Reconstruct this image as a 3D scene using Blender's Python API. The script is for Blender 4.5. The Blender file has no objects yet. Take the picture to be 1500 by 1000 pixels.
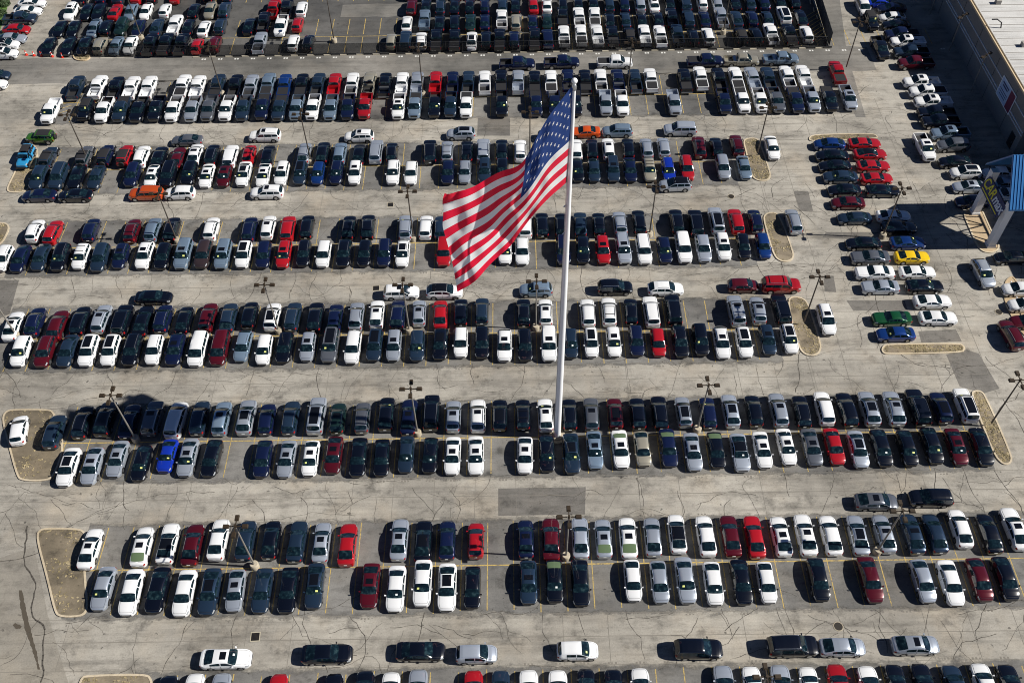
import bpy, bmesh, math, random
from mathutils import Vector, Matrix
random.seed(11)
C = bpy.context.scene.collection
SC = bpy.context.scene

# ------------------------------------------------------------------ camera, sky, sun, exposure
F_PX, PITCH, ROLL, YAW, CAM_H = 1379.54, 0.8848437, -0.0162693, -0.0032146, 92.6
_fw = Vector((math.sin(YAW)*math.cos(PITCH), math.cos(YAW)*math.cos(PITCH), -math.sin(PITCH)))
_r0 = Vector((math.cos(YAW), -math.sin(YAW), 0)); _u0 = _r0.cross(_fw)
_cr, _sr = math.cos(ROLL), math.sin(ROLL)
_R = _r0*_cr + _u0*_sr; _U = _u0*_cr - _r0*_sr
cd = bpy.data.cameras.new('camera'); cam = bpy.data.objects.new('camera', cd); C.objects.link(cam)
cd.sensor_width = 36; cd.lens = F_PX/1500*36; cd.clip_start = 1; cd.clip_end = 5000
_m = Matrix((_R, _U, -_fw)).transposed().to_4x4(); _m.translation = Vector((0, 0, CAM_H))
cam.matrix_world = _m; SC.camera = cam

SUN_EL, SUN_TO = math.radians(39.6), Vector((-math.cos(math.radians(4.6)), math.sin(math.radians(4.6)), 0))
w = bpy.data.worlds.new('World'); SC.world = w; w.use_nodes = True
nt = w.node_tree; bg = nt.nodes['Background']; sky = nt.nodes.new('ShaderNodeTexSky')
sky.sky_type = 'NISHITA'; sky.sun_disc = False; sky.sun_elevation = SUN_EL
_sd = -SUN_TO                                                   # horizontal direction towards the sun
sky.sun_rotation = math.atan2(_sd.x, _sd.y); sky.air_density = 0.4; sky.dust_density = 0.1; sky.ozone_density = 6
nt.links.new(sky.outputs[0], bg.inputs[0]); bg.inputs[1].default_value = 0.05
sl = bpy.data.lights.new('sun', 'SUN'); sl.energy = 5.0; sl.angle = math.radians(.53); sl.color = (1, .955, .88)
so = bpy.data.objects.new('sun', sl); C.objects.link(so)
_d = Vector((SUN_TO.x*math.cos(SUN_EL), SUN_TO.y*math.cos(SUN_EL), -math.sin(SUN_EL)))
so.rotation_euler = _d.to_track_quat('-Z', 'Y').to_euler(); so.location = (60, 40, 80)
SC.cycles.filter_width = 1.0
SC.view_settings.view_transform = 'Standard'; SC.view_settings.look = 'None'
SC.view_settings.exposure = 0.36; SC.view_settings.gamma = 1; SC.view_settings.use_curve_mapping = False

def G(x, y, z=0.0):                      # where a line of sight through the photograph meets height z
    d = _fw*F_PX + _R*(x-750) + _U*(500-y); t = (z-CAM_H)/d.z
    return Vector((d.x*t, d.y*t, z))
def GX(px, Y, z):                        # X on the lot line Y, height z, seen in photograph column px
    k = (px-750)/F_PX; a = _R - _fw*k; b = Y*a.y + (z-CAM_H)*a.z
    return -b/a.x
def GY(x, y, Y):                         # point on the vertical plane Y
    d = _fw*F_PX + _R*(x-750) + _U*(500-y); t = Y/d.y
    return Vector((d.x*t, Y, CAM_H + d.z*t))

# ------------------------------------------------------------------ materials
def mat(name, col=(.5, .5, .5), rough=.6, metal=0., **kw):
    m = bpy.data.materials.new(name); m.use_nodes = True
    b = m.node_tree.nodes['Principled BSDF']
    b.inputs['Base Color'].default_value = (*col, 1); b.inputs['Roughness'].default_value = rough
    b.inputs['Metallic'].default_value = metal
    for k, v in kw.items(): b.inputs[k.replace('_', ' ')].default_value = v
    return m
class NT:
    def __init__(s, m): s.t = m.node_tree; s.b = s.t.nodes['Principled BSDF']
    def n(s, typ, **kw):
        o = s.t.nodes.new('ShaderNode'+typ)
        for k, v in kw.items():
            if hasattr(o, k) and k not in o.inputs: setattr(o, k, v)
            else: o.inputs[k.replace('_', ' ')].default_value = v
        return o
    def l(s, a, b): s.t.links.new(a, b)
    def coord(s, sx=1, sy=1, sz=1):
        g = s.n('NewGeometry'); mp = s.n('Mapping'); mp.inputs['Scale'].default_value = (sx, sy, sz)
        s.l(g.outputs['Position'], mp.inputs['Vector']); return mp.outputs[0]
    def noise(s, vec, scale, detail=4, rough=.6):
        o = s.n('TexNoise'); o.inputs['Scale'].default_value = scale; o.inputs['Detail'].default_value = detail
        o.inputs['Roughness'].default_value = rough; s.l(vec, o.inputs['Vector']); return o.outputs[0]
    def ramp(s, fac, stops):
        o = s.n('ValToRGB'); e = o.color_ramp.elements
        while len(e) < len(stops): e.new(.5)
        for i, (p, c) in enumerate(stops):
            e[i].position = p; e[i].color = (*c, 1) if hasattr(c, '__len__') else (c, c, c, 1)
        s.l(fac, o.inputs[0]); return o.outputs[0]
    def mix(s, a, b, fac, typ='MIX'):
        o = s.n('Mix'); o.data_type = 'RGBA'; o.blend_type = typ
        if isinstance(fac, (int, float)): o.inputs[0].default_value = fac
        else: s.l(fac, o.inputs[0])
        for k, v in ((6, a), (7, b)):
            if isinstance(v, tuple): o.inputs[k].default_value = (*v, 1)
            else: s.l(v, o.inputs[k])
        return o.outputs[2]
    def bump(s, h, st=.2, dist=.02):
        o = s.n('Bump'); o.inputs['Strength'].default_value = st; o.inputs['Distance'].default_value = dist
        s.l(h, o.inputs['Height']); s.l(o.outputs[0], s.b.inputs['Normal'])
    def base(s, c): s.l(c, s.b.inputs['Base Color'])

def paving_mat(name, tone, dark, light, warm, streak=.5, blot=.5, stain=.5):
    m = mat(name, tone, .9); t = NT(m); p = t.coord()
    big = t.noise(p, .06, 5, .62); mid = t.noise(p, .45, 6, .7); fine = t.noise(p, 6., 5, .75)
    st = t.noise(t.coord(.05, .9, 1), 1.0, 6, .7)
    c = t.mix(dark, light, t.ramp(big, [(.36, 0.), (.64, 1.)]))
    c = t.mix(c, warm, t.ramp(t.noise(p, .13, 4, .6), [(.5, 0.), (.72, .6)]))
    c = t.mix(c, t.ramp(st, [(.30, .62), (.5, 1.), (.68, 1.12)]), streak, 'MULTIPLY')
    c = t.mix(c, t.ramp(mid, [(.30, .45), (.45, .95), (.6, 1.05), (.75, 1.2)]), blot, 'MULTIPLY')
    sm = t.noise(t.coord(.16, .42, 1), 1.0, 8, .78); c = t.mix(c, t.ramp(sm, [(.50, 1.), (.60, .72), (.72, .42)]), blot, 'MULTIPLY')
    sp_ = t.noise(p, 1.7, 3, .5); c = t.mix(c, t.ramp(sp_, [(.27, .35), (.33, 1.)]), blot, 'MULTIPLY')
    c = t.mix(c, t.ramp(fine, [(.25, .62), (.5, 1.), (.75, 1.3)]), .55, 'MULTIPLY')
    v = t.n('TexVoronoi'); v.inputs['Scale'].default_value = .22
    wob = t.mix(p, t.n('TexNoise', ).outputs[1], .0)
    t.l(p, v.inputs['Vector'])
    c = t.mix(c, t.ramp(v.outputs['Distance'], [(.04, .28), (.13, .85), (.2, 1.)]), stain, 'MULTIPLY')
    t.base(c); t.bump(fine, .35, .03); return m
M = {}
M['concrete'] = paving_mat('aisle_concrete', (.3, .28, .24), (.235, .219, .19), (.41, .384, .335), (.39, .335, .26), .85, .95, .3)
M['stall'] = paving_mat('stall_asphalt', (.15, .147, .14), (.095, .093, .09), (.235, .228, .214), (.20, .18, .15), .45, .95, .8)
def worn_edge(m, width):                 # the asphalt thins out raggedly over the last metre of each long edge
    t = NT(m); tc = t.n('TexCoord'); sx = t.n('SeparateXYZ'); t.l(tc.outputs['Generated'], sx.inputs[0])
    def mth(op, a, b):
        o = t.n('Math'); o.operation = op
        for i, v in enumerate((a, b)):
            if isinstance(v, (int, float)): o.inputs[i].default_value = v
            else: t.l(v, o.inputs[i])
        return o.outputs[0]
    e = mth('MULTIPLY', mth('SUBTRACT', .5, mth('ABSOLUTE', mth('SUBTRACT', sx.outputs[1], .5), 0)), width)
    nz = mth('MULTIPLY', mth('SUBTRACT', t.noise(t.coord(.7, 1.2, 1), .8, 7, .72), .5), 2.6)
    t.l(t.ramp(mth('MULTIPLY', mth('ADD', e, nz), .5), [(.30, 0.), (.62, 1.)]), t.b.inputs['Alpha'])
worn_edge(M['stall'], 12.6)
M['compound'] = paving_mat('compound_asphalt', (.13, .125, .12), (.05, .05, .05), (.125, .122, .116), (.10, .092, .08), .45, .8, .5)
M['road'] = paving_mat('road_asphalt', (.13, .125, .12), (.10, .097, .09), (.245, .232, .21), (.21, .192, .165), .8, .55, .2)
M['patch'] = paving_mat('patch_asphalt', (.13, .12, .11), (.105, .099, .092), (.19, .178, .16), (.17, .15, .125), .5, .9, .6)
M['drive'] = paving_mat('drive_concrete', (.26, .24, .21), (.20, .185, .16), (.32, .295, .25), (.3, .265, .21), .3, .7, .2)
M['soil'] = paving_mat('dry_soil', (.16, .13, .09), (.085, .07, .048), (.29, .24, .17), (.26, .20, .12), .2, 1., .6)
M['tan'] = paving_mat('tan_paving', (.42, .32, .2), (.36, .27, .165), (.5, .38, .24), (.45, .34, .21), .2, .3, .1)
M['kerb'] = paving_mat('kerb_concrete', (.5, .42, .3), (.40, .33, .23), (.62, .53, .39), (.58, .47, .3), .1, .4, .1)
M['crack'] = mat('crack_filler', (.075, .067, .057), .95)
M['seam'] = mat('worn_seam', (.19, .175, .15), .95)
M['oil'] = mat('oil_stain', (.075, .062, .045), .85)
m = mat('yellow_line_paint', (.5, .33, .06), .8); t = NT(m)
t.base(t.ramp(t.noise(t.coord(), 3., 5, .7), [(.36, (.16, .135, .09)), (.52, (.46, .33, .10)), (.8, (.60, .43, .13))])); M['yellow'] = m
M['white_mark'] = mat('white_road_paint', (.6, .6, .57), .8)
m = mat('grass_blades', (.05, .09, .02), .9); t = NT(m)
t.base(t.ramp(t.noise(t.coord(), 1.2, 6, .7), [(.3, (.04, .085, .015)), (.55, (.085, .17, .03)), (.75, (.17, .2, .06))])); M['grass'] = m
m = mat('dry_weed_blades', (.3, .24, .13), .9); t = NT(m); t.base(t.ramp(t.noise(t.coord(), .9, 4, .7), [(.35, (.10, .085, .045)), (.5, (.30, .24, .13)), (.7, (.42, .35, .22))])); M['weeds'] = m
M['leaf'] = mat('shrub_leaf', (.03, .06, .015), .7)
# car paint: one material, the colour (and in alpha the metal flake) comes from each car
m = mat('car_paint', rough=.28); t = NT(m); oi = t.n('ObjectInfo')
fl = t.noise(t.coord(), 260, 1, .5)
t.base(t.mix(oi.outputs['Color'], t.ramp(fl, [(.3, .93), (.7, 1.07)]), .5, 'MULTIPLY'))
t.l(oi.outputs['Alpha'], t.b.inputs['Metallic']); t.b.inputs['Coat Weight'].default_value = 1.; t.b.inputs['Coat IOR'].default_value = 1.75; t.b.inputs['Specular IOR Level'].default_value = .22; t.b.inputs['Coat Roughness'].default_value = .04
M['paint'] = m
M['glass'] = mat('tinted_glass', (.006, .012, .014), .04, 0, Specular_IOR_Level=.75)
M['screen'] = mat('windscreen_glass', (.005, .017, .020), .05, 0, Specular_IOR_Level=.7)
for k_ in ('glass', 'screen'):           # seats and dashboard dimly seen through the glass
    t = NT(M[k_]); tc_ = t.n('TexCoord'); oi_ = t.n('ObjectInfo'); ad = t.n('VectorMath'); ad.operation = 'ADD'; t.l(tc_.outputs['Object'], ad.inputs[0]); t.l(oi_.outputs['Random'], ad.inputs[1])
    t.base(t.ramp(t.noise(ad.outputs[0], 2.6, 2, .5), [(.38, (.003, .008, .012)), (.55, (.006, .017, .024)), (.72, (.024, .048, .054))]))
M['glass_lit'] = mat('pale_green_glass', (.11, .16, .085), .1)  # sunlit car interior put into the pane colour as pale green
M['roofglass'] = mat('roof_glass', (.005, .006, .009), .06, 0, Specular_IOR_Level=.7)
M['tyre'] = mat('tyre_rubber', (.012, .012, .012), .8); M['rim'] = mat('alloy_rim', (.42, .43, .45), .35, .9)
M['trim'] = mat('black_plastic', (.012, .012, .014), .5); M['softtop'] = mat('soft_top_fabric', (.012, .012, .015), .9)
M['lampc'] = mat('headlamp_lens', (.42, .45, .48), .06, .3); M['lampr'] = mat('tail_lamp_lens', (.30, .010, .010), .15)
M['chrome'] = mat('rail_metal', (.5, .52, .55), .3, .9); M['liner'] = mat('bed_liner', (.02, .02, .022), .75)
M['sticker'] = mat('price_sticker', (.75, .78, .25), .6); M['paper'] = mat('white_sticker', (.8, .82, .8), .6)
M['orange_plate'] = mat('orange_lens', (.6, .2, .03), .3)
M['pole'] = mat('bronze_pole', (.10, .085, .07), .5, .3); M['polegrey'] = mat('grey_pole', (.27, .25, .22), .5, .3)
M['lamphead'] = mat('bronze_head', (.04, .027, .015), .55, .2)
M['concbase'] = paving_mat('footing_concrete', (.4, .35, .27), (.33, .29, .22), (.48, .42, .32), (.45, .38, .27), .1, .4, .1)
M['polewhite'] = mat('white_pole_paint', (.84, .85, .86), .35)
M['fence'] = mat('fence_metal', (.012, .013, .015), .6)
m = mat('fence_mesh', (.012, .013, .016), .8); t = NT(m); t.b.inputs['Alpha'].default_value = .38; M['fmesh'] = m
m = mat('fence_screen', (.03, .032, .036), .85); M['fscreen'] = m
M['stop'] = mat('wheel_stop', (.42, .38, .29), .9); M['cone'] = mat('cone_plastic', (.72, .035, .015), .5)
M['conew'] = mat('cone_band', (.75, .75, .75), .5)
M['wall'] = paving_mat('wall_panels', (.2, .195, .185), (.18, .175, .165), (.23, .222, .21), (.22, .205, .19), .1, .15, .0)
M['wallband'] = mat('wall_band', (.72, .74, .75), .7); M['coping'] = mat('roof_coping', (.58, .45, .28), .6)
M['roofmetal'] = paving_mat('roof_membrane', (.58, .58, .57), (.46, .455, .44), (.56, .555, .54), (.5, .49, .47), .9, .2, .0)
M['roofseam'] = mat('roof_seam', (.33, .31, .28), .8)
M['blueroof'] = mat('blue_metal_roof', (.035, .17, .42), .35, .2); M['portal'] = mat('portal_plaster', (.78, .78, .77), .7)
M['signblue'] = mat('sign_blue', (.008, .016, .10), .4); M['signyellow'] = mat('sign_yellow', (.85, .72, .03), .5)
M['signwhite'] = mat('sign_white', (.78, .8, .82), .5); M['bannerblue'] = mat('banner_blue', (.33, .46, .66), .6)
M['bannerwhite'] = mat('banner_white', (.75, .78, .8), .6); M['bannerred'] = mat('banner_red', (.13, .015, .05), .6)
M['dark'] = mat('dark_opening', (.012, .012, .014), .4)
M['drain'] = mat('drain_iron', (.03, .025, .02), .7, .4)
def cloth(name, col):
    m = mat(name, col, .75); t = NT(m); tr = t.n('BsdfTranslucent'); mx = t.n('MixShader'); mx.inputs[0].default_value = .52
    tr.inputs[0].default_value = (*[min(.95, c*1.15) for c in col], 1); out = t.t.nodes['Material Output']
    t.l(t.b.outputs[0], mx.inputs[1]); t.l(tr.outputs[0], mx.inputs[2]); t.l(mx.outputs[0], out.inputs[0])
    t.bump(t.noise(t.coord(), 1.6, 4, .6), .35, .25); return m
M['flagr'] = cloth('flag_red_cloth', (.78, .014, .05)); M['flagw'] = cloth('flag_white_cloth', (.9, .9, .88)); M['flagb'] = cloth('flag_blue_cloth', (.018, .055, .22))

# ------------------------------------------------------------------ object helpers
def mesh(name, verts, faces, m, smooth=None, mats=None):
    me = bpy.data.meshes.new(name); me.from_pydata([tuple(v) for v in verts], [], faces)
    for mm in (mats or [m]): me.materials.append(mm)
    if smooth is not None:
        for p in me.polygons: p.use_smooth = True
        me.set_sharp_from_angle(angle=math.radians(smooth))
    me.update(); return me
def put(name, me, parent=None, loc=None, rz=None, kind=None):
    o = bpy.data.objects.new(name, me); C.objects.link(o)
    if parent: o.parent = parent
    if loc is not None: o.location = loc
    if rz is not None: o.rotation_euler = (0, 0, rz)
    if kind: o['kind'] = kind
    return o
def tag(o, label, cat, group=None):
    o['label'] = label; o['category'] = cat
    if group: o['group'] = group
    return o
def thing(name, label, cat, loc=(0, 0, 0), rz=0, group=None):
    o = put(name, None, None, loc, rz); return tag(o, label, cat, group)
class MB:
    def __init__(s): s.v = []; s.f = []
    def quad(s, *p): n = len(s.v); s.v += [tuple(q) for q in p]; s.f.append(tuple(range(n, n+len(p))))
    def box(s, c, d, rz=0):
        cx, cy, cz = c; a, b, h = d[0]/2, d[1]/2, d[2]/2; n = len(s.v); cs, sn = math.cos(rz), math.sin(rz)
        for z in (-h, h):
            for x, y in ((-a, -b), (a, -b), (a, b), (-a, b)): s.v.append((cx+x*cs-y*sn, cy+x*sn+y*cs, cz+z))
        s.f += [tuple(n+i for i in q) for q in ((0, 3, 2, 1), (4, 5, 6, 7), (0, 1, 5, 4), (1, 2, 6, 5), (2, 3, 7, 6), (3, 0, 4, 7))]; return s
    def tube(s, a, b, r0, r1=None, n=10, cap=True):
        a, b = Vector(a), Vector(b); r1 = r0 if r1 is None else r1; d = (b-a).normalized()
        u = d.orthogonal().normalized(); w_ = d.cross(u); k = len(s.v)
        for p, r in ((a, r0), (b, r1)):
            for i in range(n):
                t_ = 2*math.pi*i/n; s.v.append(tuple(p + u*(r*math.cos(t_)) + w_*(r*math.sin(t_))))
        s.f += [(k+i, k+(i+1) % n, k+n+(i+1) % n, k+n+i) for i in range(n)]
        if cap: s.f += [tuple(k+i for i in reversed(range(n))), tuple(k+n+i for i in range(n))]
        return s
    def lathe(s, prof, n=20):
        k = len(s.v)
        for r, z in prof:
            for i in range(n): t_ = 2*math.pi*i/n; s.v.append((r*math.cos(t_), r*math.sin(t_), z))
        for j in range(len(prof)-1):
            s.f += [(k+j*n+i, k+j*n+(i+1) % n, k+(j+1)*n+(i+1) % n, k+(j+1)*n+i) for i in range(n)]
        s.f += [tuple(k+i for i in reversed(range(n))), tuple(k+(len(prof)-1)*n+i for i in range(n))]; return s
    def done(s, name, m, smooth=None): return mesh(name, s.v, s.f, m, smooth)

# ------------------------------------------------------------------ ground
def sheet(name, pts, m, z):
    return put(name, mesh(name, [(p[0], p[1], z) for p in pts], [tuple(range(len(pts)))], m), kind='structure')
_gd = 3000; put('ground', mesh('ground', [(-_gd, -_gd, 0), (_gd, -_gd, 0), (_gd, _gd, 0), (-_gd, _gd, 0)], [(0, 1, 2, 3)], M['concrete']), kind='structure')
def rect(x0, x1, y0, y1): return [(x0, y0), (x1, y0), (x1, y1), (x0, y1)]
def ragged(x0, x1, y0, y1, step=.55, amp=.3):
    r = random.Random(int(x0*7+y0*13)); pts = []
    n = max(2, int((x1-x0)/step))
    for i in range(n+1): pts.append((x0+(x1-x0)*i/n, y0+r.uniform(-amp, amp)))
    for i in range(n+1): pts.append((x1-(x1-x0)*i/n, y1+r.uniform(-amp, amp)))
    return pts
LINES = {'A': 28.7, 'B': 45.1, 'C': 61.3, 'D': 77.25, 'E': 93.7, 'F': 110.15, 'G': 126.8}
EXT = {'A': (-38, 90), 'B': (-47, 90), 'C': (-54, 54.5), 'D': (-66, 33.5), 'E': (-69, 33.2), 'F': (-71, 33.2), 'G': (-73, 48.5)}
PH = {'A': G(753, 890).x, 'B': G(753, 890).x, 'C': G(409, 637).x, 'D': G(722, 460).x, 'E': G(608, 370).x, 'F': G(615, 266).x, 'G': G(923, 158).x}
ST = 2.777
for k, y0 in LINES.items():
    x0, x1 = EXT[k]
    sheet('parking_row', rect(x0, x1, y0-6.3, y0+6.3), M['stall'], .004)
    mb = MB(); rr = random.Random(ord(k)); n0 = math.ceil((x0+.6-PH[k])/ST)
    while PH[k]+n0*ST < x1-.4:
        x = PH[k]+n0*ST; a, b = rr.uniform(4.9, 5.3), rr.uniform(4.9, 5.3); h = .05
        mb.quad((x-h, y0-a, .009), (x+h, y0-a, .009), (x+h, y0-.065, .009), (x-h, y0-.065, .009))
        mb.quad((x-h, y0+.065, .009), (x+h, y0+.065, .009), (x+h, y0+b, .009), (x-h, y0+b, .009)); n0 += 1
    mb.quad((x0+.4, y0-.065, .009), (x1-.3, y0-.065, .009), (x1-.3, y0+.065, .009), (x0+.4, y0+.065, .009))
    put('stall_lines', mb.done('stall_lines', M['yellow']), kind='structure')
# road along the fence, and the paving of the fenced compound
sheet('road', ragged(-110, 60.5, 132.3, 139.3, 3, .35), M['road'], .004)
sheet('compound_paving', ragged(-76, 54.4, 139.4, 175, 3, .0), M['compound'], .004)
sheet('side_lane', [tuple(G(*q).xy) for q in [(1165, -60), (1222, -60), (1240, 75), (1268, 172), (1254, 172), (1215, 85), (1195, 0)]], M['road'], .0075)
mb = MB()
for i in range(-27, 20):
    x = PH['G']+i*ST
    mb.quad((x-.06, 139.7, .009), (x+.06, 139.7, .009), (x+.06, 144.4, .009), (x-.06, 144.4, .009))
    if x < 48: mb.quad((x-.06, 145.2, .009), (x+.06, 145.2, .009), (x+.06, 150.0, .009), (x-.06, 150.0, .009)); mb.quad((x-.06, 155.8, .009), (x+.06, 155.8, .009), (x+.06, 160.5, .009), (x-.06, 160.5, .009))
mb.quad((-74, 144.5, .009), (50, 144.5, .009), (50, 144.62, .009), (-74, 144.62, .009))
for i in range(9):                                             # hatched no-parking corner
    a, b = G(1180+i*2, 25+i*4.6), G(1200+i*1.6, 10+i*4.6+3)
    dv = Vector((b.y-a.y, a.x-b.x)).normalized()*.07
    mb.quad((a.x-dv.x, a.y-dv.y, .013), (a.x+dv.x, a.y+dv.y, .013), (b.x+dv.x, b.y+dv.y, .013), (b.x-dv.x, b.y-dv.y, .013))
put('compound_lines', mb.done('compound_lines', M['yellow']), kind='structure')
sheet('compound_aisle', ragged(-30, -9, 150.6, 154.8, 2, .3), M['road'], .0075)
# worn white stall numbers on the road and dark ones at the stall mouths (too small to read)
mb = MB()
for i in range(-26, 20):
    x = PH['G']+(i+.5)*ST; mb.box((x-.22, 138.35, .008), (.3, .4, .004)); mb.box((x+.22, 138.35, .008), (.26, .4, .004))
put('road_marks', mb.done('road_marks', M['white_mark']), kind='structure')
mb = MB()
for k in 'ABCDEF':
    x0, x1 = EXT[k]; rr = random.Random(k)
    for sgn in (-1, 1):
        n0 = math.ceil((x0+2-PH[k])/ST)
        while PH[k]+n0*ST < x1-2.5:
            if rr.random() < .5:
                x = PH[k]+(n0+.5)*ST
                for q in range(3): mb.box((x-.38+.36*q, LINES[k]+sgn*5.75, .0075), (.18, .26*rr.uniform(.4, 1), .003))
            n0 += 1
put('stall_numbers', mb.done('stall_numbers', M['seam']), kind='structure')
mb = MB()
for i in range(8):                                             # hatched end of the pickup row
    a, b = G(103-i*2.1, 122+i*6.2), G(112-i*1.2, 120+i*6.4-4); dv = Vector((b.y-a.y, a.x-b.x)).normalized()*.06
    mb.quad((a.x-dv.x, a.y-dv.y, .013), (a.x+dv.x, a.y+dv.y, .013), (b.x+dv.x, b.y+dv.y, .013), (b.x-dv.x, b.y-dv.y, .013))
put('hatched_corner', mb.done('hatched_corner', M['yellow']), kind='structure')
# other paving sheets
left = [G(x, y).xy for x, y in [(-10, 820), (50, 800), (70, 900), (112, 1040), (-60, 1040)]]
sheet('driveway', [tuple(p) for p in left], M['drive'], .005)
for q in ([(730, 715), (858, 713), (857, 753), (730, 755)], [(700, 173), (747, 172), (747, 199), (699, 199)],
          [(1386, 519), (1416, 512), (1434, 518), (1464, 569), (1441, 576), (1406, 566)], [(1163, 280), (1184, 280), (1191, 309), (1172, 309)],
          [(1207, 404), (1221, 404), (1225, 428), (1208, 427)], [(-20, 410), (28, 410), (14, 460), (-20, 475)],
          [(1240, 440), (1325, 440), (1330, 455), (1250, 455)], [(1345, 485), (1400, 482), (1409, 500), (1350, 502)], [(1210, 340), (1290, 340), (1262, 351), (1205, 348)]):
    sheet('pavement_patch', [tuple(G(*p).xy) for p in q], M['patch'], .0078)
# oil run-off on the drive
rr = random.Random(5); pl = [(30, 864), (34, 890), (41, 922), (51, 954), (57, 980)]; L_, R_ = [], []
for i in range(41):
    t_ = i/40*(len(pl)-1); j = min(int(t_), len(pl)-2); f = t_-j
    x = pl[j][0]*(1-f)+pl[j+1][0]*f; y = pl[j][1]*(1-f)+pl[j+1][1]*f; wd = 3.0*math.sin(math.pi*min(1, i/40+.08))+rr.uniform(.3, 1.9)
    L_.append((x-wd, y)); R_.append((x+wd, y))
sheet('oil_stain', [tuple(G(*p).xy) for p in L_+R_[::-1]], M['oil'], .0105)
sheet('oil_stain', [tuple(G(27+6*math.cos(a*.5)*rr.uniform(.7, 1.2)-3*(a > 6), 917+5*math.sin(a*.5)*rr.uniform(.6, 1.2)).xy) for a in range(12)], M['oil'], .013)
# cracks and joints in the concrete of the aisles
cr = MB(); rr = random.Random(3)
def crack(x, y, ang, length, w0, branch=.0):
    p = Vector((x, y)); step = .55; pts = [p.copy()]; a = ang
    for i in range(int(length/step)):
        a += rr.gauss(0, .27); a += (ang-a)*.12; p = p+Vector((math.cos(a), math.sin(a)))*step; pts.append(p.copy())
        if rr.random() < branch: crack(p.x, p.y, a+rr.choice((-1, 1))*rr.uniform(.7, 1.4), rr.uniform(1.5, 5), w0*.7)
    for i in range(len(pts)-1):
        d = (pts[i+1]-pts[i]).normalized(); n = Vector((-d.y, d.x))*w0*rr.uniform(.45, 1.1)
        a_, b_ = pts[i]-d*.03, pts[i+1]+d*.03
        cr.quad((*(a_-n), .0112), (*(b_-n), .0112), (*(b_+n), .0112), (*(a_+n), .0112))
ys = [36.9, 53.2, 69.3, 85.5, 102, 118.6]
for y in ys:
    x = -75+rr.uniform(0, 4)
    while x < 72:
        up = rr.random() < .5; L0 = rr.uniform(3, 7.5)
        crack(x, y-(3.0 if up else -3.0), (1.57 if up else -1.57)+rr.gauss(0, .3), L0, rr.uniform(.018, .038), .09)
        if rr.random() < .5: crack(x, y+rr.uniform(-2.2, 2.2), rr.choice((0, 3.14))+rr.gauss(0, .2), rr.uniform(3, 9), .03, .06)
        x += rr.uniform(2.4, 6.5)
for y in ys:
    for k in (-2.6, 2.7):
        x = -70
        while x < 60: L0 = rr.uniform(4, 16); crack(x, y+k+rr.uniform(-.4, .4), rr.gauss(0, .04), L0, .026, .07); x += L0+rr.uniform(3, 16)
for i in range(60): crack(rr.uniform(34, 72), rr.uniform(35, 125), rr.uniform(0, 6.28), rr.uniform(4, 12), rr.uniform(.025, .045), .06)
for i in range(10): crack(rr.uniform(-75, -45), rr.uniform(30, 120), rr.uniform(0, 6.28), rr.uniform(4, 10), rr.uniform(.025, .04), .05)
crack(*G(40, 770).xy, -1.35, 20, .09); crack(*G(0, 822).xy, .25, 6, .05)
put('pavement_cracks', cr.done('pavement_cracks', M['crack']), kind='structure')
jt = MB()
for y in ys:
    for yy, w_ in ((y+.3, .03), (y-2.6, .022), (y+2.75, .022)): jt.quad((-78, yy-w_, .0085), (58, yy-w_, .0085), (58, yy+w_, .0085), (-78, yy+w_, .0085))
    for i in range(-15, 14):
        if rr.random() < .45: jt.quad((i*4.6-.02, y-2.6, .0087), (i*4.6+.02, y-2.6, .0087), (i*4.6+.02, y+2.7, .0087), (i*4.6-.02, y+2.7, .0087))
for x in (36.5, 41, 46, 52, 58.2): jt.quad((x-.025, 66, .0086), (x+.025, 66, .0086), (x+.025, 125, .0086), (x-.025, 125, .0086))
for y in range(66, 125, 7): jt.quad((34.5, y-.02, .0088), (64, y-.02, .0088), (64, y+.02, .0088), (34.5, y+.02, .0088))
put('slab_joints', jt.done('slab_joints', M['seam']), kind='structure')

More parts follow.
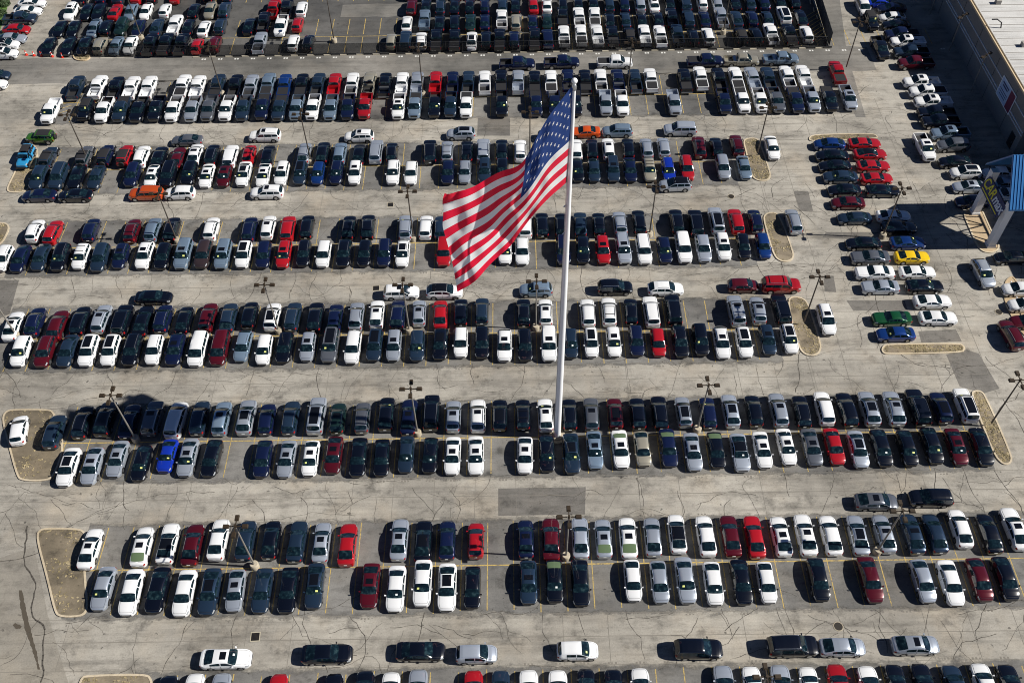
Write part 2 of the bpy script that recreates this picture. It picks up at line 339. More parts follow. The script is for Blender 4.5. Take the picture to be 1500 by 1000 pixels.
# ------------------------------------------------------------------ traffic islands
def island(px, label, soil='soil', kerbm='kerb', width=.2, h=.13):
    P = [G(*q).xy for q in px]
    for _ in range(2):                                          # soften the corners
        Q = []
        for i in range(len(P)): a, b = P[i], P[(i+1) % len(P)]; Q += [a*.75+b*.25, a*.25+b*.75]
        P = Q
    if sum(P[i].x*P[(i+1) % len(P)].y-P[(i+1) % len(P)].x*P[i].y for i in range(len(P))) < 0: P.reverse()
    n = len(P); IN = []
    for i in range(n):
        d = (P[(i+1) % n]-P[i-1]).normalized(); IN.append(P[i]+Vector((-d.y, d.x))*width)
    c = sum(P, Vector((0, 0)))/n
    root = thing('traffic_island', label, 'traffic island', (c.x, c.y, 0), 0, 'kerbed islands in the car park')
    o = lambda p, z: (p.x-c.x, p.y-c.y, z)
    v = [o(p, 0) for p in P]+[o(p, h) for p in P]+[o(p, h) for p in IN]+[o(p, h-.05) for p in IN]; f = []
    for i in range(n):
        j = (i+1) % n
        for k in range(3): f.append((k*n+i, k*n+j, (k+1)*n+j, (k+1)*n+i))
    put('kerb', mesh('kerb', v, f, M[kerbm]), root)
    put('soil', mesh('soil', [o(p, h-.045) for p in IN], [tuple(range(n))], M[soil]), root)
    if soil != 'soil': return
    rl = random.Random(n+int(c.x*3)); lt = MB(); xs_ = [p.x for p in IN]; ys_ = [p.y for p in IN]
    for i in range(900):
        x, y = rl.uniform(min(xs_), max(xs_)), rl.uniform(min(ys_), max(ys_))
        if not all((IN[(j+1) % n]-IN[j]).cross(Vector((x, y))-IN[j]) > -.02*(IN[(j+1) % n]-IN[j]).length for j in range(n)): continue
        cl = math.sin(x*1.3+c.y)+math.sin(y*1.7+x*.4)
        if rl.random() > .3+.35*cl: continue
        a, r_, z = rl.uniform(0, 6.28), rl.uniform(.06, .2), h-.03; u_ = Vector((math.cos(a), math.sin(a), 0))*r_; w_ = Vector((-u_.y, u_.x, rl.uniform(0, .12)))*.6; p_ = Vector((x-c.x, y-c.y, z))
        lt.quad(p_-u_, p_+w_, p_+u_, p_-w_+Vector((0, 0, .04)))
    if lt.f: put('dry_weeds', lt.done('dry_weeds', M['weeds']), root, kind='stuff')
def sc(x0, y0, k, pts): return [(x0+a/k, y0+b/k) for a, b in pts]
island(sc(50, 740, 4, [(10, 190), (30, 140), (100, 132), (270, 135), (303, 160), (303, 195), (300, 400), (322, 590), (300, 640), (250, 658), (145, 656), (118, 620), (75, 430)]), 'triangular kerbed soil island at the open end of the row before the flagpole')
island(sc(0, 560, 4, [(8, 215), (35, 165), (100, 157), (290, 158), (318, 175), (330, 210), (385, 370), (320, 560), (250, 582), (125, 578), (98, 550), (55, 390)]), 'kerbed soil island with a white car parked on it')
island(sc(1050, 540, 3.333, [(1238, 122), (1255, 106), (1290, 108), (1315, 135), (1442, 425), (1440, 458), (1415, 472), (1385, 462), (1350, 420), (1290, 270)]), 'long slanted kerbed island holding a light pole at the end of the flagpole row')
island(sc(1025, 390, 5.884, [(755, 295), (785, 265), (840, 262), (905, 285), (945, 340), (1042, 650), (1048, 725), (1010, 768), (950, 778), (890, 757), (850, 700), (785, 480)]), 'capsule kerbed island beside a lone white car in the lane')
island(sc(840, 290, 4.41, [(1222, 130), (1240, 102), (1285, 92), (1335, 110), (1423, 350), (1423, 392), (1390, 415), (1340, 415), (1292, 380), (1248, 230)]), 'capsule kerbed island with a rusty cover between row end and silver suv')
island(sc(830, 170, 4.41, [(1137, 165), (1160, 146), (1220, 143), (1248, 165), (1313, 350), (1322, 400), (1285, 425), (1225, 420), (1187, 385), (1158, 240)]), 'capsule kerbed island at the end of third row past flagpole')
island(sc(1200, 330, 5, [(452, 910), (468, 880), (510, 870), (1020, 862), (1062, 885), (1068, 912), (1045, 938), (500, 950), (463, 938)]), 'narrow kerbed island below the blue and green coupes')
island(sc(1160, 180, 5.55, [(130, 130), (160, 102), (300, 94), (650, 88), (695, 108), (700, 135), (400, 148), (155, 158)]), 'narrow grassy kerbed island above the blue sedan and red coupe')
island(sc(0, 300, 5, [(-90, 130), (30, 130), (68, 148), (70, 190), (10, 300), (-90, 310)]), 'kerbed island cut by the picture edge beside white suv')
island(sc(0, 180, 5, [(190, 150), (110, 360), (48, 480), (58, 510), (100, 515), (190, 508), (225, 470), (300, 180)]), 'kerbed island under the blue jeep')
island([(114, 1012), (118, 992), (130, 988), (212, 986), (224, 992), (226, 1030), (114, 1040)], 'kerbed island cut by the bottom edge')
island(sc(1390, 210, 5.263, [(105, 545), (130, 515), (180, 502), (255, 508), (290, 590), (340, 700), (395, 790), (375, 832), (320, 850), (255, 838), (210, 790), (145, 640)]), 'tan paved island under the two portal columns', 'tan', 'kerb')
island(sc(1420, 360, 5.55, [(280, 310), (305, 268), (350, 243), (395, 300), (650, 780), (470, 780), (330, 565), (278, 450)]), 'tan paved island under cars at the portal', 'tan', 'tan', .2, .10)
island([(106, 84), (110, 79), (128, 79), (134, 84), (128, 90), (112, 90)], 'small orange kerbed planter ring at the fence corner', 'soil', 'coping', .18, .2)

# ------------------------------------------------------------------ buildings on the building side
def build_store():
    X0, Y0, Y1, H = 75.4, 110.8, 215, 8.0
    r = thing('store_building', 'long low grey store building with pale flat roof and banded wall', 'building', (X0, Y0, 0))
    D = Y1-Y0; W_ = 70
    put('wall', MB().box((W_/2, D/2, H/2-.1), (W_, D, H-.2)).done('wall', M['wall']), r)
    rf = put('roof', MB().box((W_/2+.2, D/2+.1, H-.15), (W_-.5, D-.5, .3)).done('roof', M['roofmetal']), r)
    s = MB(); y = 1.0
    while y < D-1: s.box((W_/2+.3, y, H+.03), (W_-.8, .06, .06)); y += 1.9
    put('seam', s.done('seam', M['roofseam']), rf, kind='stuff')
    put('coping', MB().box((-.02, D/2, H-.05), (.2, D+.1, .3)).done('coping', M['coping']), r)
    for z, h in ((3.4, .1), (3.9, .1), (5.7, .1)): put('band', MB().box((-.06, D/2, z), (.14, D, h)).done('band', M['wallband']), r)
    for y in range(6, int(D), 8): put('panel_joint', MB().box((-.012, y, H/2-.3), (.03, .07, H-.8)).done('panel_joint', M['dark']), r)
    d = put('door', MB().box((-.03, 2.0, 1.15), (.08, 1.5, 2.3)).done('door', M['dark']), r)
    put('handle', MB().box((-.09, 1.5, 1.05), (.05, .06, .3)).done('handle', M['chrome']), d)
    put('front_wing', MB().box((19, -13.2, 5.0), (31, 26.2, 10)).done('front_wing', M['wall']), r)
    for y in (16, 28): put('roof_vent', MB().box((4, y, H+.35), (.8, .8, .7)).done('roof_vent', M['roofseam']), r)
    hp = [Vector((2.2, 21, H)), Vector((2.0, 21.1, H+.9)), Vector((1.3, 21.4, H+1.3)), Vector((.6, 21.7, H+1.1))]
    hb = MB()
    for a, b in zip(hp, hp[1:]): hb.tube(a, b, .1, n=8)
    put('vent_pipe', hb.done('vent_pipe', M['dark']), r)
    # banner on the wall
    yb0, yb1, z0, z1 = 116.2-Y0, 121.6-Y0, 3.2, 6.4
    b = thing('wall_banner', 'pale blue printed banner with dark red panel on the store wall', 'banner', (X0-.1, Y0+yb0+2.7, z0))
    put('frame', MB().box((0, 0, 1.6), (.08, 5.5, 3.3)).done('frame', M['bannerwhite']), b)
    put('blue_panel', MB().box((-.05, .85, 1.6), (.03, 3.4, 3.0)).done('blue_panel', M['bannerblue']), b)
    put('red_panel', MB().box((-.05, -1.75, 1.6), (.03, 1.7, 3.0)).done('red_panel', M['bannerred']), b)
    ln = MB()
    for i, (z, l) in enumerate(((2.6, 2.4), (2.2, 1.9), (1.5, 2.8), (1.1, 2.8), (.7, 2.2))): ln.box((-.07, .85, z), (.01, l, .13 if i > 1 else .24))
    put('print_line', ln.done('print_line', M['signblue']), b, kind='stuff')
build_store()

def build_portal():
    X, Y = 65.6, 94.9
    r = thing('entrance_portal', 'white columned entrance portal with steep blue ribbed metal roof', 'entrance', (X, Y, 0))
    for y in (3.3, -3.3):
        c = put('column', MB().box((0, y, 3.9), (.95, .95, 7.8)).done('column', M['portal']), r)
        put('plinth', MB().box((0, y, .25), (1.15, 1.15, .3)).done('plinth', M['portal']), c)
    E_, R_, HY, LX = 7.9, 13.2, 4.6, 10
    for sg in (-1, 1):
        n = math.hypot(HY, R_-E_); sl = put('roof_slope', mesh('roof_slope', [(-.9, sg*HY, E_), (LX, sg*HY, E_), (LX, 0, R_), (-.9, 0, R_), (-.9, sg*HY, E_-.25), (LX, sg*HY, E_-.25), (LX, 0, R_-.25), (-.9, 0, R_-.25)],
            [(0, 1, 2, 3), (7, 6, 5, 4), (0, 4, 5, 1), (1, 5, 6, 2), (3, 2, 6, 7), (0, 3, 7, 4)], M['blueroof']), r)
        nv = Vector((0, sg*(R_-E_), HY)).normalized()*.06
        ribs = MB(); x = -.8
        while x < LX:
            ribs.tube(Vector((x, sg*HY, E_))+nv*.6, Vector((x, 0, R_))+nv*.6, (.045), n=4); x += .42
        put('rib', ribs.done('rib', M['blueroof']), sl, kind='stuff')
    for x in (9.8,):
        tr = MB(); tr.tube((x, -HY, E_-.1), (x, HY, E_-.1), .14, n=6)
        for a, b in (((-3.3, 0), (-1.6, .62)), ((3.3, 0), (1.6, .62)), ((0, 0), (0, .97)), ((-1.6, 0), (-1.6, .62)), ((1.6, 0), (1.6, .62)), ((0, 0), (-1.6, .62)), ((0, 0), (1.6, .62))):
            tr.tube((x, a[0], E_-.1+a[1]*(R_-E_)), (x, b[0], E_-.1+b[1]*(R_-E_)), .11, n=6)
        put('truss', tr.done('truss', M['signblue']), r)
    for y in (3.3, -3.3): put('column', MB().box((9, y, 3.75), (.95, .95, 7.5)).done('column', M['portal']), r)
    pass
    # hanging sign
    s = thing('portal_sign', 'dark blue sign board lettered in yellow and white hanging between portal columns', 'sign', (X-.75, Y, 6.1))
    s.rotation_euler = (0, math.radians(24), 0)
    put('board', MB().box((0, 0, 0), (.25, 6.2, 1.95)).done('board', M['signblue']), s)
    def word(txt, size, mt, nm, y, z):
        fc = bpy.data.curves.new(nm, 'FONT'); fc.body = txt; fc.size = size; fc.extrude = .02; fc.offset = .03; fc.space_character = .95
        fo = bpy.data.objects.new(nm, fc); C.objects.link(fo); dg = bpy.context.evaluated_depsgraph_get(); dg.update()
        me = bpy.data.meshes.new_from_object(fo.evaluated_get(dg)); wd = max(v.co.x for v in me.vertices)
        bpy.data.objects.remove(fo); me.materials.clear(); me.materials.append(M[mt])
        me.transform(Matrix(((0, 0, -1, -.14), (-1, 0, 0, y), (0, 1, 0, z), (0, 0, 0, 1)))); put(nm, me, s); return wd
    wd = word('CAR', 1.75, 'signyellow', 'yellow_letters', 3.0, -.35)
    word('max', 1.75, 'signwhite', 'white_letters', 3.0-wd-.05, -.35)
    put('yellow_rule', MB().box((-.14, -.2, -.72), (.03, 5.4, .15)).done('yellow_rule', M['signyellow']), s)
build_portal()

# ------------------------------------------------------------------ fence, wheel stops, cones, verge
def fence(a, b, label, step, hgt, infill):
    a, b = Vector(a), Vector(b); L = (b-a).length; d = (b-a)/L; ang = math.atan2(d.y, d.x); n = round(L/step)
    r = thing('mesh_fence', label, 'fence', (a.x, a.y, 0), ang)
    pm = MB().tube((0, 0, 0), (0, 0, hgt+.08), .05, n=8).done('post', M['fence'])
    rm = MB().tube((0, 0, 0), (L/n, 0, 0), .035, n=6).done('rail', M['fence'])
    sm = MB().box((L/n/2, 0, hgt/2), (L/n-.1, .02, hgt-.12)).done('mesh_panel', M[infill])
    for i in range(n+1):
        put('post', pm, r, (i*L/n, 0, 0))
        if i < n: put('rail', rm, r, (i*L/n, 0, hgt)); put('mesh_panel', sm, r, (i*L/n, 0, 0))
fence((-72.5, 139.35), (53.6, 139.35), 'long black mesh fence between the road and the packed compound', ST, 2.0, 'fmesh')
fence((54.2, 139.6), (55.6, 170), 'black screened fence running away from the compound corner', 3.0, 2.6, 'fscreen')
bar = MB().box((0, 0, .24), (1.55, .14, .2)).box((-.7, 0, .08), (.1, .1, .16)).box((.7, 0, .08), (.1, .1, .16)).done('dark_bar', M['fence'])  # low dark bars between the pale wheel stops
sv = [(-.6, -.1, 0), (.6, -.1, 0), (.6, .1, 0), (-.6, .1, 0), (-.55, -.06, .16), (.55, -.06, .16), (.55, .06, .16), (-.55, .06, .16)]
stop = mesh('wheel_stop', sv, [(3, 2, 1, 0), (4, 5, 6, 7), (0, 1, 5, 4), (1, 2, 6, 5), (2, 3, 7, 6), (3, 0, 4, 7)], M['stop'])
for i in range(-26, 20):
    x = PH['G']+i*ST
    if -73 < x < 53:
        o = put('wheel_stop', stop, None, (x, 138.95, .004), random.uniform(-.03, .03)); tag(o, 'short pale concrete wheel stop at the foot of the long black fence', 'wheel stop', 'wheel stops along the fence')
        o = put('dark_bar', bar, None, (x+ST/2, 138.98, .004)); tag(o, 'low black bar at the foot of the long black fence', 'barrier', 'barrier rails along the fence')
for i in range(6):
    p = G(1187+i*5, 4+i*11)
    o = put('wheel_stop', stop, None, (p.x, p.y, .004), 1.45+i*.02); tag(o, 'pale concrete wheel stop beside the hatched corner of the compound', 'wheel stop', 'wheel stops by the hatched corner')
cb = MB().box((0, 0, .02), (.42, .42, .04)).done('base', M['cone']); cc = MB().lathe([(.17, .04), (.11, .35), (.04, .78), (.03, .8)], 14).done('cone_body', M['cone'], 40)
cw = MB().lathe([(.123, .36), (.088, .53)], 14).done('band', M['conew'])
for k, (x, y) in zip(('closest to the parked white car', 'second from the parked white car', 'middle of the five', 'second from the fence corner', 'closest to the fence corner'), ((39, 81), (50, 82), (61, 82.5), (77, 83.5), (92, 84.5))):
    p = G(x, y); r = thing('traffic_cone', 'red traffic cone, '+k, 'traffic cone', (p.x, p.y, .004), 0, 'red cones across the compound entrance')
    r.scale = (1.15, 1.15, 1.15); put('base', cb, r); put('cone_body', cc, r); put('band', cw, r)
vg = [G(x, y).xy for x, y in [(-60, -80), (14, -80), (14, 0), (9, 18), (-3, 55), (-40, 80)]]
sheet('verge', [tuple(p) for p in vg], M['grass'], .004)
gv = MB(); rr = random.Random(8); bx = [min(p.x for p in vg), max(p.x for p in vg), min(p.y for p in vg), max(p.y for p in vg)]
for i in range(9000):
    x, y = rr.uniform(max(bx[0], -105), bx[1]-.6), rr.uniform(bx[2]+1, min(bx[3], 170))
    if x > G(5-(y-158)*.0, 18).x-.6 - max(0, 150-y)*.45: continue
    a = rr.uniform(0, 6.28); h = rr.uniform(.1, .3); c_, s_ = math.cos(a)*.12, math.sin(a)*.12
    gv.quad((x-c_, y-s_, .004), (x+c_, y+s_, .004), (x+c_*.3+s_, y+s_*.3, h))
put('grass', gv.done('grass', M['grass']), kind='stuff')
for k, (x, y, s_) in zip(('low dark green shrub on the grass verge, topmost in the corner', 'low dark green shrub on the grass verge, beside the first white car', 'low dark green shrub on the grass verge, lowest by the dark pickup'), ((4, 2, 1.3), (9, 8, .9), (3, 22, 1.0))):
    p = G(x, y); r = thing('shrub', k, 'shrub', (p.x, p.y, 0), 0, 'shrubs on the grass verge'); lf = MB(); tr = MB()
    for i in range(6): a = i*1.05; tr.tube((0, 0, 0), (.5*s_*math.cos(a), .5*s_*math.sin(a), .8*s_), .04, .015, 5)
    put('stem', tr.done('stem', M['soil']), r)
    for i in range(500):
        v = Vector((rr.gauss(0, 1), rr.gauss(0, 1), rr.gauss(0, .7))).normalized()*rr.uniform(.55, 1)*s_; v.z = abs(v.z)*.9+.15
        u = Vector((rr.gauss(0, 1), rr.gauss(0, 1), rr.gauss(0, 1))).normalized()*.13; q = u.orthogonal()*.6
        lf.quad(v-u, v+q, v+u, v-q)
    put('foliage', lf.done('foliage', M['leaf']), r)

# ------------------------------------------------------------------ light poles
lb = MB().lathe([(.46, 0), (.46, .7), (.40, .78)], 20).done('concrete_base', M['concbase'], 40)
lp = {k: MB().tube((0, 0, .75), (0, 0, 9.0), .11, .075, 10).done('pole', M[k], 40) for k in ('pole', 'polegrey')}
la = MB().box((.42, 0, 9.0), (.5, .09, .09)).done('arm', M['lamphead'])
lh_v = [(.62, -.22, 8.9), (1.28, -.22, 8.9), (1.28, .22, 8.9), (.62, .22, 8.9), (.7, -.17, 9.14), (1.2, -.17, 9.14), (1.2, .17, 9.14), (.7, .17, 9.14)]
lh = mesh('lamp_head', lh_v, [(3, 2, 1, 0), (4, 5, 6, 7), (0, 1, 5, 4), (1, 2, 6, 5), (2, 3, 7, 6), (3, 0, 4, 7)], M['lamphead'])
lens = MB().box((.95, 0, 8.885), (.5, .32, .03)).done('lens', M['signwhite'])
hub = MB().tube((0, 0, 8.85), (0, 0, 9.2), .14, n=10).done('hub', M['lamphead'])
cam_arm = MB().tube((0, 0, 7.9), (.5, -.1, 8.1), .05, n=6).done('bracket', M['polegrey'])
dome = MB().lathe([(.02, -.3), (.22, -.22), (.3, 0), (.22, .22), (.02, .3)], 14).done('camera_dome', M['signwhite'], 60)
def light_pole(px, py, label, mt='polegrey', heads=4, rz=0, base=True, dom=False, sc_=1.0):
    p = G(px, py)
    r = thing('light_pole', label, 'light pole', (p.x, p.y, 0), rz, 'light poles of the car park'); r.scale = (1, 1, sc_)
    if base: put('concrete_base', lb, r)
    put('pole', lp[mt], r); put('hub', hub, r)
    for i in range(heads):
        a = 2*math.pi*i/4 if heads == 4 else math.pi*i
        q = put('lamp_head', lh, r, None, a); put('lens', lens, q); put('arm', la, r, None, a)
    if dom: put('bracket', cam_arm, r); put('camera_dome', dome, r, (.62, -.12, 8.15))
W4 = 'four-headed light pole '
for a in ((374, 830, W4+'at the open end of the row before the flagpole'), (829, 817, W4+'in the row before the flagpole, beside the dark red sedan'), (1284, 809, W4+'in the row before the flagpole, at the building end'),
          (200, 645, W4+'of the flagpole row standing in the flag shadow'), (612, 636, W4+'of the flagpole row, between flag shadow and flagpole'), (1021, 631, W4+'of the flagpole row, next on the building side of flagpole'),
          (1449, 624, W4+'on the slanted island at the end of flagpole row', 'pole', 4, 0, False),
          (26, 494, 'grey light pole at the open end of first row past flagpole'), (409, 487, W4+'in the first row past flagpole over a white suv'),
          (600, 487, W4+'carrying a white camera dome above the aisle', 'polegrey', 4, 0, True, True),
          (785, 482, W4+'just beside the flagpole in the first row past it'), (1176, 476, W4+'on the capsule island near the lone white car', 'pole', 4, 0, False),
          (260, 355, W4+'at the open end of second row past flagpole', 'pole'), (606, 352, W4+'beside the fly end of the flag', 'pole'), (951, 345.5, W4+'in the second row past flagpole, building side of flagpole', 'pole'),
          (1292, 348, W4+'between the parked coupes by the portal shadow', 'pole'),
          (131, 240, W4+'among the parked jeeps', 'pole'), (456, 239, W4+'in the third row past flagpole over a navy suv', 'pole'), (776, 236, W4+'behind the canton of the flag', 'pole'),
          (1108, 230, W4+'on the capsule island of the third row past flagpole', 'pole', 4, 0, False), (326, 140, W4+'in the pickup row, at the open end', 'pole'), (620, 141, W4+'in the pickup row before a dark red pickup', 'pole'),
          (919, 134, W4+'in the pickup row under a white pickup in the aisle', 'pole'), (1238, 104, W4+'beside the red pickup at the pickup row end', 'pole', 4, 0, False),
          (208, 58, W4+'inside the compound at its open end', 'pole'), (490, 62, W4+'inside the compound in the empty stalls', 'pole'), (1059, 50, W4+'inside the compound near the hatched corner', 'pole')):
    light_pole(*a)
p = G(1124, 990, 9.1); _q = light_pole(0, 0, W4+'cut by the bottom edge between white sedans'); bpy.data.objects[[o.name for o in C.objects if o.get('category') == 'light pole'][-1]].location = (p.x, p.y, 0)
for k, (x, y) in zip(('farther from the banner', 'between the others by the store wall', 'in front of the wall banner'), ((1360, 26), (1388, 80), (1420, 138))):
    light_pole(x, y, 'two-headed light pole by the store wall, '+k, 'polegrey', 2, .6, False, False, .8)

# ------------------------------------------------------------------ flagpole and flag
PX, PY = 4.93, 61.25
r = thing('flagpole', 'very tall white flagpole with a ball on top standing among the cars', 'flagpole', (PX, PY, 0))
put('pole', MB().lathe([(.37, .3), (.35, 12), (.29, 25), (.21, 38), (.135, 49.0)], 28).done('pole', M['polewhite'], 50), r)
put('base_flange', MB().lathe([(1.0, 0), (1.0, .16), (.62, .2), (.62, .34), (.5, .4)], 24).done('base_flange', M['concbase'], 30), r)
put('ball', MB().lathe([(.03, 49.0)]+[(.24*math.sin(a*math.pi/12), 49.23-.24*math.cos(a*math.pi/12)) for a in range(1, 12)]+[(.03, 49.48)], 20).done('ball', M['polewhite'], 60), r)
put('truck_collar', MB().lathe([(.16, 48.4), (.2, 48.5), (.2, 48.75), (.15, 48.9)], 18).done('truck_collar', M['chrome'], 40), r)
hal = MB()
for i in range(14):
    z0, z1 = 1.5+i*3.3, 4.8+i*3.3; hal.tube((-.42+.014*i, -.1, z0), (-.406+.014*i, -.1, z1), .025, n=5)
put('halyard', hal.done('halyard', M['chrome']), r)
for z in (33.2, 36.5, 39.8): put('clasp', MB().tube((-.18, 0, z), (-.42, -.08, z-.2), .06, n=6).done('clasp', M['chrome']), r)
CT = {0.: [(841, 122), (807, 167), (769, 231), (735, 252), (696, 271), (653, 285)],
      .27: [(838, 166), (803, 203), (766, 262), (731, 286), (695, 309), (649, 330)],
      .538: [(834.5, 206), (800, 240), (762, 292), (727, 322), (694, 349), (659, 374)],
      .77: [(832, 238), (799, 269), (762, 317), (731, 348), (699, 376), (664, 402)],
      1.: [(829, 268), (797, 297), (761, 342), (734, 373), (704, 403), (670, 428)]}
def cat(P, t_):
    n = len(P)-1; x = min(max(t_*n, 0), n-1e-6); i = int(x); f = x-i
    g = lambda k: Vector(P[k]) if 0 <= k <= n else (2*Vector(P[0])-Vector(P[1]) if k < 0 else 2*Vector(P[n])-Vector(P[n-1]))
    a, b, c, d = g(i-1), g(i), g(i+1), g(i+2)
    return .5*((2*b)+(c-a)*f+(2*a-5*b+4*c-d)*f*f+(3*b-a-3*c+d)*f**3)
VK = sorted(CT)
def flag_pt(u, v, off=0.):
    rows = [cat(CT[k], u) for k in VK]; j = max(0, min(len(VK)-2, sum(1 for k in VK[1:-1] if v >= k)))
    f = (v-VK[j])/(VK[j+1]-VK[j]); q = rows[j]*(1-f)+rows[j+1]*f
    fold = u**.55
    q = q+Vector((1.6*math.sin(17*u+5*v), 1.3*math.sin(15*u-6*v+1)))*min(1, u*2.5)
    d = -2.8*math.sin(math.pi*min(u/.86, 1))+2.7*max(0, (u-.5)/.5)**1.5+3.6*u**.6*(.45-v) + fold*(.26*math.sin(2*math.pi*(1.9*u-.5*v)+1.2)+.22*math.sin(2*math.pi*(4.3*u-1.6*v)+2.2)+.14*math.sin(2*math.pi*(8.1*u+1.7*v)))
    if u > .93: kf = (u-.93)/.07*max(0, .11-v)/.11; d -= 1.2*math.sin(kf*2.6); q = q+Vector((-5*kf*(1-kf)*2, 9*kf*(1-kf)-2*kf))
    P = GY(q.x, q.y, PY-.05+d)
    return P
def flag_n(u, v):
    e = .004; a = flag_pt(min(u+e, 1), v)-flag_pt(max(u-e, 0), v); b = flag_pt(u, min(v+e, 1))-flag_pt(u, max(v-e, 0)); n = a.cross(b).normalized()
    return n if n.y < 0 else -n
fr = thing('national_flag', 'huge flag with red and white stripes and white stars on blue, billowing from the flagpole', 'flag', tuple(flag_pt(0, .5)))
fo = Vector(fr.location)
def flag_patch(name, u0, u1, v0, v1, nu, nv, mt, parent=fr):
    V = []; F_ = []
    for off in (0., .02):
        for j in range(nv+1):
            for i in range(nu+1):
                u, v = u0+(u1-u0)*i/nu, v0+(v1-v0)*j/nv; V.append(flag_pt(u, v)-fo-(flag_n(u, v)*off))
    k = (nu+1)*(nv+1)
    for j in range(nv):
        for i in range(nu):
            a = j*(nu+1)+i; F_.append((a, a+1, a+nu+2, a+nu+1))
    return put(name, mesh(name, V[:k], F_, M[mt], 180), parent)
for s in range(13):
    flag_patch('stripe', .4 if s < 7 else 0., 1., s/13, (s+1)/13, 42 if s < 7 else 66, 3, 'flagr' if s % 2 == 0 else 'flagw')
canton = flag_patch('canton', 0., .4, 0., 7/13, 30, 18, 'flagb')
for row in range(9):
    for c in range(6 if row % 2 == 0 else 5):
        u0, v0 = .4*(1+2*c+(row % 2))/12, 7/13*(row+1)/10; V = []
        for sgn in (1, -1):
            for i in range(10):
                rad = 1. if i % 2 == 0 else .42; a = math.pi/2+i*math.pi/5
                u, v = u0+.011*rad*math.cos(a), v0-.021*rad*math.sin(a); V.append(flag_pt(u, v)-fo+flag_n(u, v)*.03*sgn)
        put('star', mesh('star', V, [tuple(range(10)), tuple(range(19, 9, -1))], M['flagw']), canton)

